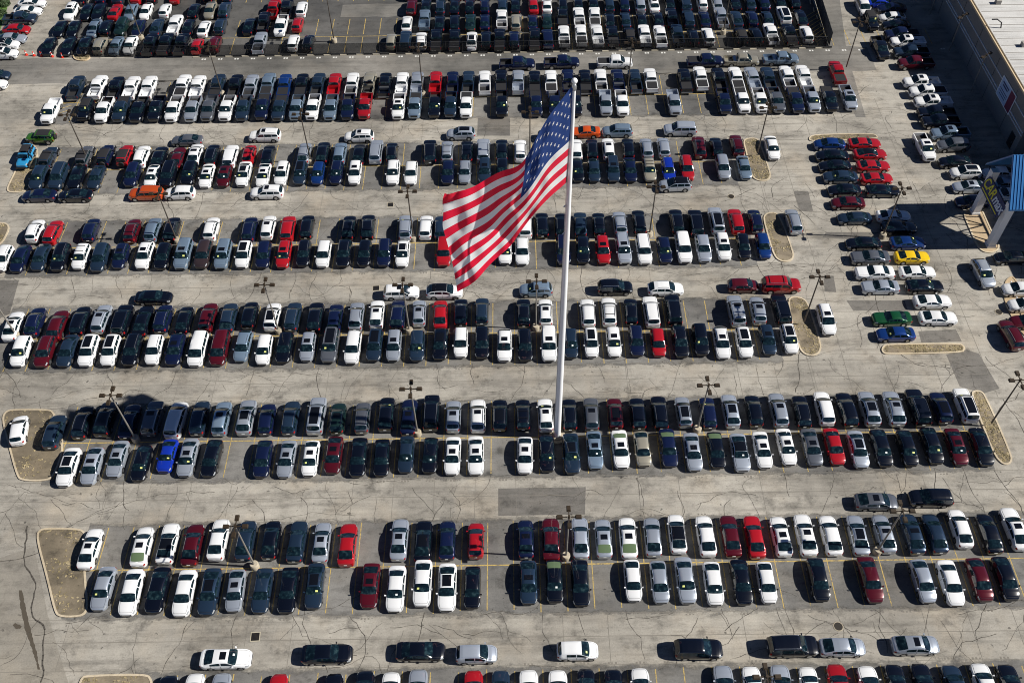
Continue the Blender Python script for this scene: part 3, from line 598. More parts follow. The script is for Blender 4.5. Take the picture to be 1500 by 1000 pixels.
# ------------------------------------------------------------------ vehicles: bodies lofted from cross-sections
def lerp_poly(P, x):
    if x <= P[0][0]: return P[0][1]
    for (a, b), (c, d) in zip(P, P[1:]):
        if x <= c: return b+(d-b)*(x-a)/(c-a)
    return P[-1][1]
class Spec:
    def __init__(s, L, W, belt, roof, wr, wheels, ws, rw, pillars, R=.34, sill=.2, nose=.33, tail=.25, rear=None, sq=0.):
        s.L, s.W, s.belt, s.roof, s.wr, s.wheels, s.ws, s.rw, s.pillars, s.R, s.sill, s.nose, s.tail, s.sq = L, W, belt, roof, wr, wheels, ws, rw, pillars, R, sill, nose, tail, sq
        s.x0 = -L/2 if rear is None else rear; s.H = max(z for _, z in roof)-lerp_poly(belt, 0)
    def sect(s, x):
        W = s.W; h = s.L/2
        df = max(0, (x-(h-.95))/.95); w_ = W*(1-.12*df**2-s.nose*(1-math.sqrt(max(0, 1-min(1, df*1.35-.35)**2)) if df > .26 else 0))
        if s.x0 < -h+.1: dr = max(0, ((-h+.75)-x)/.75); w_ *= 1-.06*dr**2-s.tail*(1-math.sqrt(max(0, 1-max(0, dr*1.35-.35)**2)))
        b = lerp_poly(s.belt, x); rf = lerp_poly(s.roof, x) if s.roof[0][0] <= x <= s.roof[-1][0] else b
        c = max(0, rf-b); k = min(1, c/s.H); z0 = s.sill+.10*max(0, (abs(x)-(h-.35))/.35)
        for xw in s.wheels:
            q = (s.R+.075)**2-(x-xw)**2
            if q > 0: z0 = max(z0, .33+math.sqrt(q))
        mid = max(z0+.03, min(.55, b-.25)); sh = max(mid+.02, b-.13)
        xm_ = (s.roof[0][0]+s.roof[-1][0])/2; tp = 1-.10*(1-s.sq)*min(1, abs(x-xm_-.2)/1.5)**2; ys = .92*w_+(s.wr*tp*w_-.92*w_)*k; y6 = (.86-.0*s.sq)*w_*(1-k)+ys*k; y7 = .70*w_*(1-k)+(ys-.09*w_)*k; y8 = .38*w_*(1-k)+.48*ys*k
        cr_ = (.035+.03*(1-k))*(1-s.sq)
        return [(0, z0), (.80*w_, z0), (.965*w_, min(z0+.05, mid-.01)), (w_, mid), (.985*w_, sh), (.925*w_, b),
                (y6, b+.018+c*.84), (y7, b+.034+c*.965+.018*(1-k)), (y8, b+.034+c+cr_*.8), (0, b+.036+c+cr_)]
    def S(s, x, q):                      # point on the skin, q across: 0 sill .. 9 roof middle, negative = other side
        sg = -1 if q < 0 else 1; q = abs(q); P = s.sect(x); i = min(int(q), 8); f = q-i
        return Vector((x, sg*(P[i][0]*(1-f)+P[i+1][0]*f), P[i][1]*(1-f)+P[i+1][1]*f))
    def N(s, x, q):
        e = .02; a = s.S(x+e, q)-s.S(x-e, q); b = s.S(x, min(abs(q)+.05, 9)*(1 if q > 0 else -1))-s.S(x, max(abs(q)-.05, 0)*(1 if q > 0 else -1)); n = a.cross(b)
        if n.length < 1e-9: return Vector((0, 0, 1))
        n.normalize(); o = s.S(x, q)-Vector((x, 0, .6)); return n if n.dot(o) > 0 else -n
    def stations(s):
        h = s.L/2; xs = {s.x0, h}
        for d in (.015, .05, .1, .18, .3, .45, .6, .8): xs |= {h-d, s.x0+d}
        for P in (s.belt, s.roof): xs |= {a for a, _ in P}
        for xw in s.wheels:
            R = s.R+.075; xs |= {xw+R*math.cos(a*math.pi/8) for a in range(9)} | {xw-R-.015, xw+R+.015}
        x = s.x0
        while x < h: xs.add(x); x += .35
        xs = sorted(x for x in xs if s.x0 <= x <= h); out = [xs[0]]
        for x in xs[1:]:
            if x-out[-1] > .012: out.append(x)
        return out
    def body(s, name='body'):
        V, F_ = [], []; xs = s.stations()
        for x in xs:
            P = s.sect(x); ring = [(x, y, z) for y, z in P]+[(x, -y, z) for y, z in P[8:0:-1]]; V += ring
        n = 18
        for i in range(len(xs)-1):
            for k in range(n): a, b = i*n+k, i*n+(k+1) % n; F_.append((a, a+n, b+n, b))
        F_.append(tuple(range(n-1, -1, -1)) if False else tuple(range(n))); F_.append(tuple((len(xs)-1)*n+k for k in reversed(range(n))))
        me = mesh(name, V, F_, M['paint'], 38); bm = bmesh.new(); bm.from_mesh(me); bmesh.ops.recalc_face_normals(bm, faces=bm.faces); bm.to_mesh(me); bm.free(); me.set_sharp_from_angle(angle=math.radians(38)); return me
    def panel(s, name, mt, x0, x1, qa, qb, nx=5, nq=6, off=.012, through=False, bow=0.):
        # a thin pane lying on the skin; through=True spans the roof middle from +qa to -qa
        V, F_ = [], []
        qs = [qa+(9-qa)*i/nq for i in range(nq+1)]+[-(9-(9-qa)*i/nq) for i in range(1, nq+1)] if through else [qa+(qb-qa)*i/nq for i in range(nq+1)]
        m_ = len(qs)
        for o in (off, -.02):
            for i in range(nx+1):
                x = x0+(x1-x0)*i/nx
                for j_, q in enumerate(qs):
                    t_ = (j_/(m_-1)*2-1)**2; xx = x+bow*(1-t_)*(i/nx if bow > 0 else 1-i/nx); V.append(s.S(xx, q)+s.N(xx, q)*o)
        k = (nx+1)*m_
        for i in range(nx):
            for j in range(m_-1): a = i*m_+j; F_.append((a, a+1, a+m_+1, a+m_))
        rim = [i*m_ for i in range(nx+1)]+[nx*m_+j for j in range(1, m_)]+[i*m_+m_-1 for i in range(nx-1, -1, -1)]+[j for j in range(m_-2, 0, -1)]
        for a, b in zip(rim, rim[1:]+rim[:1]): F_.append((a, b, b+k, a+k))
        me = mesh(name, V, F_, M[mt], 40); bm = bmesh.new(); bm.from_mesh(me); bmesh.ops.recalc_face_normals(bm, faces=bm.faces); bm.to_mesh(me); bm.free(); return me
SPEC = {
 'sedan': Spec(4.86, .925, [(-2.43, .78), (-2.36, .90), (-2.2, .97), (-1.75, 1.0), (-.6, .97), (.7, .95), (1.1, .96), (1.6, .91), (2.05, .82), (2.33, .70), (2.43, .56)],
   [(-1.8, 1.0), (-1.45, 1.19), (-1.0, 1.36), (-.6, 1.415), (-.1, 1.435), (.25, 1.41), (.48, 1.36), (1.16, .955)], .73, (1.45, -1.38), (.46, 1.12), (-1.74, -1.0), (.98, -.28, -1.25)),
 'sedan_b': Spec(4.98, .94, [(-2.49, .8), (-2.42, .95), (-2.2, 1.02), (-1.85, 1.04), (-.6, .99), (.7, .97), (1.05, .98), (1.6, .93), (2.1, .84), (2.4, .72), (2.49, .58)],
   [(-2.0, 1.03), (-1.6, 1.2), (-1.1, 1.36), (-.6, 1.43), (-.1, 1.45), (.2, 1.43), (.42, 1.38), (1.1, .975)], .72, (1.5, -1.42), (.42, 1.06), (-1.92, -1.08), (.95, -.32, -1.35)),
 'suv': Spec(4.68, .935, [(-2.34, .72), (-2.31, .98), (-2.2, 1.06), (-1., 1.08), (.6, 1.05), (1.0, 1.06), (1.6, 1.02), (2.0, .94), (2.26, .80), (2.34, .62)],
   [(-2.29, 1.0), (-2.18, 1.16), (-1.92, 1.56), (-1.7, 1.63), (-1.2, 1.67), (-.3, 1.69), (.15, 1.66), (.38, 1.6), (1.12, 1.06)], .765, (1.42, -1.34), (.40, 1.08), (-2.19, -1.92), (.95, -.18, -1.15), R=.37, sill=.25),
 'suv_b': Spec(5.02, .985, [(-2.51, .75), (-2.49, 1.08), (-2.4, 1.14), (-1., 1.15), (.8, 1.12), (1.15, 1.13), (1.8, 1.10), (2.25, 1.02), (2.46, .85), (2.51, .65)],
   [(-2.47, 1.1), (-2.36, 1.3), (-2.2, 1.7), (-2.05, 1.76), (-1.2, 1.80), (-.2, 1.81), (.35, 1.79), (.55, 1.74), (1.22, 1.14)], .80, (1.55, -1.46), (.57, 1.18), (-2.37, -2.2), (1.05, -.12, -1.25), R=.4, sill=.28, sq=.3, nose=.22, tail=.14),
 'suv_c': Spec(4.78, .95, [(-2.39, .78), (-2.36, 1.0), (-2.2, 1.09), (-1., 1.08), (.6, 1.04), (1.05, 1.05), (1.6, 1.0), (2.05, .91), (2.3, .78), (2.39, .62)],
   [(-2.25, 1.05), (-1.95, 1.32), (-1.6, 1.52), (-1.1, 1.63), (-.4, 1.66), (.1, 1.64), (.36, 1.57), (1.14, 1.05)], .74, (1.45, -1.38), (.38, 1.1), (-2.18, -1.62), (.97, -.22, -1.2), R=.38, sill=.24),
 'sedan_c': Spec(4.64, .905, [(-2.32, .78), (-2.26, .93), (-2.1, 1.0), (-1.75, 1.02), (-.6, .98), (.75, .96), (1.15, .97), (1.6, .92), (2.0, .82), (2.24, .69), (2.32, .55)],
   [(-1.98, 1.02), (-1.5, 1.23), (-1.05, 1.38), (-.5, 1.46), (-.05, 1.475), (.3, 1.45), (.55, 1.38), (1.22, .965)], .75, (1.38, -1.3), (.52, 1.18), (-1.9, -1.1), (1.03, -.2, -1.2)),
 'suv_d': Spec(4.42, .91, [(-2.21, .74), (-2.18, 1.0), (-2.05, 1.08), (-1., 1.08), (.55, 1.04), (.95, 1.05), (1.5, 1.0), (1.9, .9), (2.13, .76), (2.21, .6)],
   [(-2.14, 1.04), (-2.02, 1.2), (-1.78, 1.52), (-1.5, 1.6), (-.9, 1.645), (-.2, 1.655), (.1, 1.63), (.3, 1.57), (1.05, 1.05)], .77, (1.34, -1.26), (.32, 1.01), (-2.03, -1.78), (.88, -.2, -1.1), R=.36, sill=.24, nose=.38, tail=.3),
 'coupe_b': Spec(5.0, .965, [(-2.5, .78), (-2.47, .98), (-2.3, 1.05), (-1.8, 1.07), (-1.0, 1.04), (.5, 1.0), (.85, 1.01), (1.6, .99), (2.25, .93), (2.46, .8), (2.5, .58)],
   [(-1.75, 1.06), (-1.35, 1.24), (-1.0, 1.36), (-.6, 1.42), (-.15, 1.43), (.1, 1.40), (.25, 1.35), (.92, 1.005)], .74, (1.52, -1.42), (.24, .88), (-1.68, -1.0), (.76, -.45, -1.05), R=.37, nose=.17, tail=.13, sq=.3),
 'hatchback': Spec(4.12, .89, [(-2.06, .72), (-2.03, .93), (-1.9, 1.0), (-.8, 1.0), (.6, .97), (1.0, .98), (1.5, .90), (1.9, .75), (2.06, .58)],
   [(-2.0, .96), (-1.85, 1.16), (-1.62, 1.42), (-1.3, 1.49), (-.5, 1.52), (.05, 1.5), (.35, 1.43), (1.1, .98)], .75, (1.3, -1.22), (.37, 1.06), (-1.88, -1.62), (.93, -.15, -1.1)),
 'coupe': Spec(4.80, .945, [(-2.4, .8), (-2.36, .93), (-2.2, 1.02), (-1.8, 1.02), (-1.0, 1.0), (.5, .96), (.85, .97), (1.5, .94), (2.1, .86), (2.36, .72), (2.4, .55)],
   [(-1.95, 1.0), (-1.5, 1.15), (-1.05, 1.28), (-.6, 1.345), (-.2, 1.355), (.1, 1.32), (.25, 1.28), (.95, .97)], .70, (1.45, -1.36), (.24, .90), (-1.85, -1.05), (.78, -.5, -1.1), R=.36, nose=.27, tail=.2),
 'minivan': Spec(5.14, .99, [(-2.57, .75), (-2.54, 1.02), (-2.45, 1.08), (-1., 1.08), (.9, 1.04), (1.4, 1.04), (1.9, .97), (2.3, .84), (2.5, .7), (2.57, .56)],
   [(-2.52, 1.05), (-2.42, 1.3), (-2.25, 1.62), (-2.1, 1.68), (-1.2, 1.73), (-.1, 1.74), (.5, 1.7), (.75, 1.62), (1.6, 1.03)], .79, (1.62, -1.44), (.78, 1.54), (-2.43, -2.25), (1.3, .1, -1.2)),
 'pickup_truck': Spec(5.75, .995, [(-.86, 1.16), (-.5, 1.18), (1.2, 1.17), (1.55, 1.19), (2.0, 1.19), (2.5, 1.15), (2.76, 1.05), (2.85, .85), (2.875, .65)],
   [(-.84, 1.16), (-.78, 1.5), (-.70, 1.76), (-.5, 1.83), (.1, 1.86), (.55, 1.85), (.82, 1.79), (1.52, 1.18)], .79, (1.92, -1.72), (.84, 1.47), (-.80, -.71), (1.35, .35, -.48), R=.41, sill=.36, nose=.2, rear=-.88, sq=.2),
 'jeep': Spec(4.3, .86, [(-2.15, 1.0), (-2.13, 1.12), (-.5, 1.14), (.8, 1.13), (.95, 1.14), (1.6, 1.1), (2.02, 1.04), (2.14, .95), (2.15, .7)],
   [(-2.12, 1.12), (-2.09, 1.45), (-2.04, 1.76), (-1.8, 1.82), (-.5, 1.83), (.35, 1.82), (.5, 1.77), (.82, 1.14)], .87, (1.38, -1.3), (.52, .78), (-2.105, -2.05), (.7, -.1, -1.05), R=.42, sill=.42, nose=.1, tail=.02, sq=.5),
}
PARTS = {}
def wheel_mesh(R, w_=.23):
    return MB_rot(MB().lathe([(.55*R, -w_/2), (.93*R, -w_/2), (R, -w_/2+.04), (R, w_/2-.04), (.93*R, w_/2), (.55*R, w_/2)], 18), 'wheel', 'tyre'), \
        MB_rot(MB().lathe([(.1*R, -w_/2-.005), (.62*R, -w_/2-.012), (.62*R, w_/2+.012), (.1*R, w_/2+.005)], 14), 'rim', 'rim')
def MB_rot(mb, name, mt):
    mb.v = [(x, z, y) for x, y, z in mb.v]; mb.f = [f[::-1] for f in mb.f]; return mb.done(name, M[mt], 40)
def quad_panel(sp, name, mt, x, y0, y1, z0, z1, d=.02):
    return MB().box((x, (y0+y1)/2, (z0+z1)/2), (d*2, y1-y0, z1-z0)).done(name, M[mt])
for k, sp in SPEC.items():
    P = []; h = sp.L/2; tr = k == 'pickup_truck'; jp = k == 'jeep'
    body = sp.body()
    P.append(('windscreen', sp.panel('windscreen', 'screen', sp.ws[0], sp.ws[1], 6.2, 9, 6, 5, through=True, bow=.11 if not jp else .02), 0))
    P.append(('rear_window', sp.panel('rear_window', 'glass', sp.rw[0], sp.rw[1], 6.6, 9, 5, 4, through=True, bow=-.08 if not (jp or tr) else -.01), 0))
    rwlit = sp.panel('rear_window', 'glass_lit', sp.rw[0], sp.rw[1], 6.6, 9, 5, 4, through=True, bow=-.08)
    pl = sp.pillars
    for sg in (1, -1):
        P.append(('side_window', sp.panel('side_window', 'glass', pl[1]+.05, pl[0], 5.13*sg, 5.86*sg, 6, 2), 0))
        P.append(('side_window', sp.panel('side_window', 'glass', pl[2], pl[1]-.05, 5.13*sg, 5.86*sg, 5, 2), 0))
        if k[:3] == 'suv' or k in ('minivan', 'jeep'):
            P.append(('side_window', sp.panel('side_window', 'glass', sp.rw[1]-.02 if k != 'suv_c' else sp.rw[1]-.25, pl[2]-.07, 5.2*sg, 5.84*sg, 4, 2), 0))
        zl = lerp_poly(sp.belt, h-.2)
        P.append(('headlight', sp.panel('headlight', 'lampc', h-.46, h-.13, 3.9*sg, 5.1*sg, 4, 3, .014), 0))
        if tr: P.append(('tail_light', MB().box((-h-.01, sg*.88, .95), (.07, .11, .36)).done('tail_light', M['lampr']), 0))
        elif k == 'jeep': P.append(('tail_light', MB().box((-h-.02, sg*.75, .85), (.06, .14, .2)).done('tail_light', M['lampr']), 0))
        else: P.append(('tail_light', sp.panel('tail_light', 'lampr', -h+.03, -h+.20, 3.65*sg, 4.95*sg, 3, 3, .014), 0))
        xm = sp.ws[1]-.12; q = sp.sect(xm)[5]
        yo = q[0]+.02; a_, z_ = xm-.05, q[1]+.06
        mv = [(a_-.07, sg*yo, z_-.04), (a_+.03, sg*yo, z_-.04), (a_+.03, sg*yo, z_+.05), (a_-.07, sg*yo, z_+.05), (a_-.09, sg*(yo+.2), z_-.06), (a_+.06, sg*(yo+.17), z_-.06), (a_+.04, sg*(yo+.17), z_+.09), (a_-.09, sg*(yo+.2), z_+.09)]
        mv = mesh('wing_mirror', mv, [(0, 1, 2, 3), (7, 6, 5, 4), (0, 4, 5, 1), (1, 5, 6, 2), (2, 6, 7, 3), (3, 7, 4, 0)], M['paint']); P.append(('wing_mirror', mv, 1))
    sm = MB()
    def seam(pts, wd_=.022):
        for (x1, q1), (x2, q2) in zip(pts, pts[1:]):
            a, b = sp.S(x1, q1)+sp.N(x1, q1)*.009, sp.S(x2, q2)+sp.N(x2, q2)*.009; d_ = (b-a)
            if d_.length < 1e-4: continue
            n_ = d_.normalized().cross(sp.N(x1, q1)).normalized()*wd_/2; sm.quad(a-n_, b-n_, b+n_, a+n_)
    for sg in (1, -1):
        seam([(sp.ws[1]+.06+(h-.22-sp.ws[1]-.06)*i/6, 6.55*sg) for i in range(7)])
        for xd in (pl[0]+.12, pl[1], pl[2]+.05): seam([(xd, q*sg) for q in (2.4, 3, 3.6, 4.2, 5.05)])
    seam([(h-.22, 6.55), (h-.2, 7.6), (h-.19, 8.6), (h-.19, -8.6), (h-.2, -7.6), (h-.22, -6.55)])
    if k[:5] in ('sedan', 'coupe'): seam([(sp.rw[0]-.12, 6.6), (sp.rw[0]-.14, 8), (sp.rw[0]-.14, -8), (sp.rw[0]-.12, -6.6)])
    P.append(('panel_seam', sm.done('panel_seam', M['trim']), 1))
    gz = .42 if k != 'pickup_truck' else .7; gh = .2 if k not in ('pickup_truck', 'jeep') else .3
    P.append(('grille', quad_panel(sp, 'grille', 'trim', h, -.52, .52, gz, gz+gh), 1))
    if not tr and not jp: P.append(('number_plate', quad_panel(sp, 'number_plate', 'paper', -h, -.17, .17, .62, .75), 1))
    opt = {}
    # optional roof features
    xr = [x for x, z in sp.roof if z > max(a for _, a in sp.roof)-.09]
    ra, rb = min(xr), max(xr)
    opt['f'] = ('sunroof', sp.panel('sunroof', 'roofglass', rb-.86, rb-.24, 7.8, 9, 2, 2, .014, True))
    opt['P'] = ('glass_roof', sp.panel('glass_roof', 'roofglass', ra+.12, rb-.14, 7.55, 9, 5, 3, .014, True))
    opt['b'] = ('black_roof', sp.panel('black_roof', 'roofglass' if not jp else 'softtop', sp.rw[1]+.02 if not jp else sp.roof[1][0]+.05, sp.ws[0]-.02, 6.3, 9, 7, 4, .014, True))
    rails = []
    for sg in (1, -1):
        mb = MB(); xs_ = [ra-.05+(rb-ra+.0)*i/6 for i in range(7)]; pts = [sp.S(x, 7.05*sg)+Vector((0, 0, .035 if 0 < i < 6 else .0)) for i, x in enumerate(xs_)]
        for a, b in zip(pts, pts[1:]): mb.tube(a, b, .028, n=5)
        rails.append(mb.done('roof_rail', M['chrome']))
    opt['r'] = rails
    mb = []
    for x in (ra+.35, rb-.45):
        a, b = sp.S(x, 7.0), sp.S(x, -7.0); mb.append(MB().tube(a+Vector((0, 0, .1)), b+Vector((0, 0, .1)), .035, n=6).done('roof_bar', M['trim']))
    opt['x'] = mb
    c = sp.S(sp.ws[1]-.14, 8.3)
    opt['y'] = [sp.panel('window_sticker', m_, sp.ws[1]-.30, sp.ws[1]-.14, a_, b_, 2, 2, .02) for m_, a_, b_ in (('sticker', 7.6, 8.4), ('sticker', -7.6, -8.3), ('paper', 8.2, 8.8))]
    WH = wheel_mesh(sp.R)
    bed = None
    if tr:
        V, F_ = [], []; xs = sorted({-h, -h+.04, -h+.2, -.93}|{-1.72+(sp.R+.075)*math.cos(a*math.pi/8) for a in range(9)}|{-2.6, -1.1})
        for x in xs:
            z0 = .42
            qv = (sp.R+.075)**2-(x+1.72)**2
            if qv > 0: z0 = max(z0, .33+math.sqrt(qv))
            W_ = .985-.03*max(0, (-h+.2-x)/.2)
            V += [(x, s_*y, z) for s_, y, z in ((1, .75, min(z0, .6)), (1, .95*W_, z0), (1, W_, max(z0+.02, .7)), (1, .97*W_, 1.19), (1, .82, 1.19), (1, .80, .66), (-1, .80, .66), (-1, .82, 1.19), (-1, .97*W_, 1.19), (-1, W_, max(z0+.02, .7)), (-1, .95*W_, z0), (-1, .75, min(z0, .6)))]
        n = 12
        for i in range(len(xs)-1):
            for k_ in range(n): a, b = i*n+k_, i*n+(k_+1) % n; F_.append((a, a+n, b+n, b))
        F_ += [tuple(range(n)), tuple((len(xs)-1)*n+j for j in reversed(range(n)))]
        bed = mesh('bed', V, F_, M['paint'], 35)
        bm = bmesh.new(); bm.from_mesh(bed); bmesh.ops.recalc_face_normals(bm, faces=bm.faces); bm.to_mesh(bed); bm.free()
        P.append(('tailgate', MB().box((-h-.005, 0, .9), (.09, 1.72, .56)).done('tailgate', M['paint']), 0))
        P.append(('rear_bumper', MB().box((-h-.08, 0, .52), (.16, 1.8, .18)).done('rear_bumper', M['chrome']), 1))
        P.append(('bed_headboard', MB().box((-.96, 0, .92), (.06, 1.62, .52)).done('bed_headboard', M['paint']), 1))
        opt['liner'] = ('bed_liner', MB().box((-1.92, 0, .675), (1.82, 1.58, .02)).box((-1.92, .79, .92), (1.82, .02, .5)).box((-1.92, -.79, .92), (1.82, .02, .5)).done('bed_liner', M['liner']))
        opt['t'] = ('bed_cover', MB().box((-1.92, 0, 1.185), (1.84, 1.66, .04)).done('bed_cover', M['softtop']))
        opt['box'] = ('tool_box', MB().box((-1.2, 0, 1.0), (.45, 1.5, .4)).done('tool_box', M['chrome']))
    if jp:
        for sg in (1, -1):
            for xw in sp.wheels: P.append(('fender', MB().box((xw, sg*.93, .88), (1.0, .26, .08)).box((xw+.46, sg*.93, .78), (.1, .26, .2)).box((xw-.46, sg*.93, .78), (.1, .26, .2)).done('fender', M['trim']), 0))
        sw = MB().lathe([(.2, -.12), (.38, -.12), (.41, -.08), (.41, .08), (.38, .12), (.2, .12)], 18); sw.v = [(z-h-.17, y, x+1.0) for x, y, z in sw.v]
        P.append(('spare_wheel', sw.done('spare_wheel', M['tyre'], 40), 0))
        P.append(('front_bumper', MB().box((h+.12, 0, .62), (.2, 1.6, .18)).done('front_bumper', M['trim']), 0))
    PARTS[k] = dict(body=body, parts=P, opt=opt, wheel=WH, bed=bed, lit=rwlit)

COL = {'W': ('white', (.78, .79, .80), 0), 'S': ('silver', (.47, .52, .60), .5), 'L': ('silver blue', (.24, .33, .44), .5), 'G': ('grey', (.15, .163, .19), .5), 'D': ('dark grey', (.020, .040, .075), .4),  # silver and dark grey carry blue sky reflection in their base colours
       'K': ('black', (.0025, .0038, .009), .0), 'N': ('navy blue', (.006, .011, .045), .2), 'B': ('bright blue', (.008, .035, .40), .2), 'I': ('blue', (.008, .04, .19), .3), 'R': ('red', (.37, .008, .014), .1), 'M': ('dark red', (.085, .005, .011), .2),
       'T': ('champagne', (.42, .39, .31), .45), 'O': ('orange', (.52, .07, .008), .1), 'Y': ('yellow', (.80, .52, .008), 0), 'V': ('green', (.05, .17, .012), .2), 'E': ('dark green', (.010, .028, .026), .25),
       'A': ('sky blue', (.03, .28, .55), .1), 'Z': ('green', (.008, .075, .025), .2), 'Q': ('brown', (.045, .03, .032), .3)}
TYPE = {'s': 'sedan', 'u': 'suv', 'h': 'hatchback', 'p': 'pickup_truck', 'c': 'coupe', 'v': 'minivan', 'j': 'jeep'}
CATN = {'sedan': 'car', 'suv': 'SUV', 'hatchback': 'car', 'pickup_truck': 'pickup truck', 'coupe': 'car', 'minivan': 'minivan', 'jeep': 'jeep'}
WORD = {'sedan': 'sedan', 'suv': 'suv', 'hatchback': 'hatchback', 'pickup_truck': 'pickup', 'coupe': 'coupe', 'minivan': 'minivan', 'jeep': 'jeep'}
ORD = 'first second third fourth fifth sixth seventh eighth ninth tenth eleventh twelfth thirteenth fourteenth fifteenth'.split()
vr = random.Random(21)
def vehicle(col, typ, flags, X, Y, heading, detail, jitter=True):
    kind = TYPE[typ]; key = kind
    if kind == 'sedan': key = vr.choice(('sedan', 'sedan', 'sedan_b', 'sedan_c', 'sedan_c'))
    if kind == 'suv': key = 'suv_b' if ('r' in flags and vr.random() < .4) or vr.random() < .14 else vr.choice(('suv', 'suv', 'suv_c', 'suv_d', 'suv_d'))
    if kind == 'coupe' and abs(heading-LF) < .1: key = 'coupe_b'
    D = PARTS[key]; c = COL[col][1]; f = vr.uniform(.88, 1.1) if col not in 'WK' else vr.uniform(.94, 1.03)
    paint = (*[min(.84, x*f) for x in c], COL[col][2])
    root = put(kind, None, None, (X, Y, .0095), heading+(vr.gauss(0, .014) if jitter else 0)); root['category'] = CATN[kind]
    if key.startswith(('suv', 'sed', 'coupe')): s_ = vr.uniform(.965, 1.03); root.scale = (s_, s_*vr.uniform(.985, 1.01), s_*vr.uniform(.97, 1.04))
    if 'k' in flags: root.scale = (.88, .95, .95)
    b = put('body', D['body'], root); b.color = paint
    opt = D['opt']
    for nm, me, lvl in D['parts']:
        if lvl and not detail: continue
        if nm == 'rear_window' and 'g' in flags: me = D['lit']
        o = put(nm, me, root)
        if me.materials[0] is M['paint']: o.color = paint if not (nm == 'wing_mirror' and vr.random() < .2) else (.01, .01, .012, 0)
    sp = SPEC[key]
    for xw in sp.wheels:
        for sg in (1, -1):
            wo = put('wheel', D['wheel'][0], root, (xw, sg*(sp.W-.13), sp.R))
            if detail: put('rim', D['wheel'][1], wo)
    if D['bed']:
        o = put('bed', D['bed'], root); o.color = paint; q = vr.random()
        if 't' in flags or q < .2: put(*opt['t'], root)
        elif 'w' not in flags and q < .85: put(*opt['liner'], root)
        if q > .93: put(*opt['box'], root)
    if kind == 'jeep' and 'n' not in flags: put(*opt['b'], root)
    for fl_ in ('f', 'P', 'b'):
        if fl_ in flags and kind != 'jeep': put(*opt[fl_], root)
    if 'r' in flags or (kind == 'suv' and vr.random() < .45 and 'b' not in flags):
        for me in opt['r']: put('roof_rail', me, root)
    if 'x' in flags:
        for me in opt['x']: put('roof_bar', me, root)
    if detail and vr.random() < (.28 if heading < 0 else .1): put('window_sticker', vr.choice(opt['y']), root)
    return root

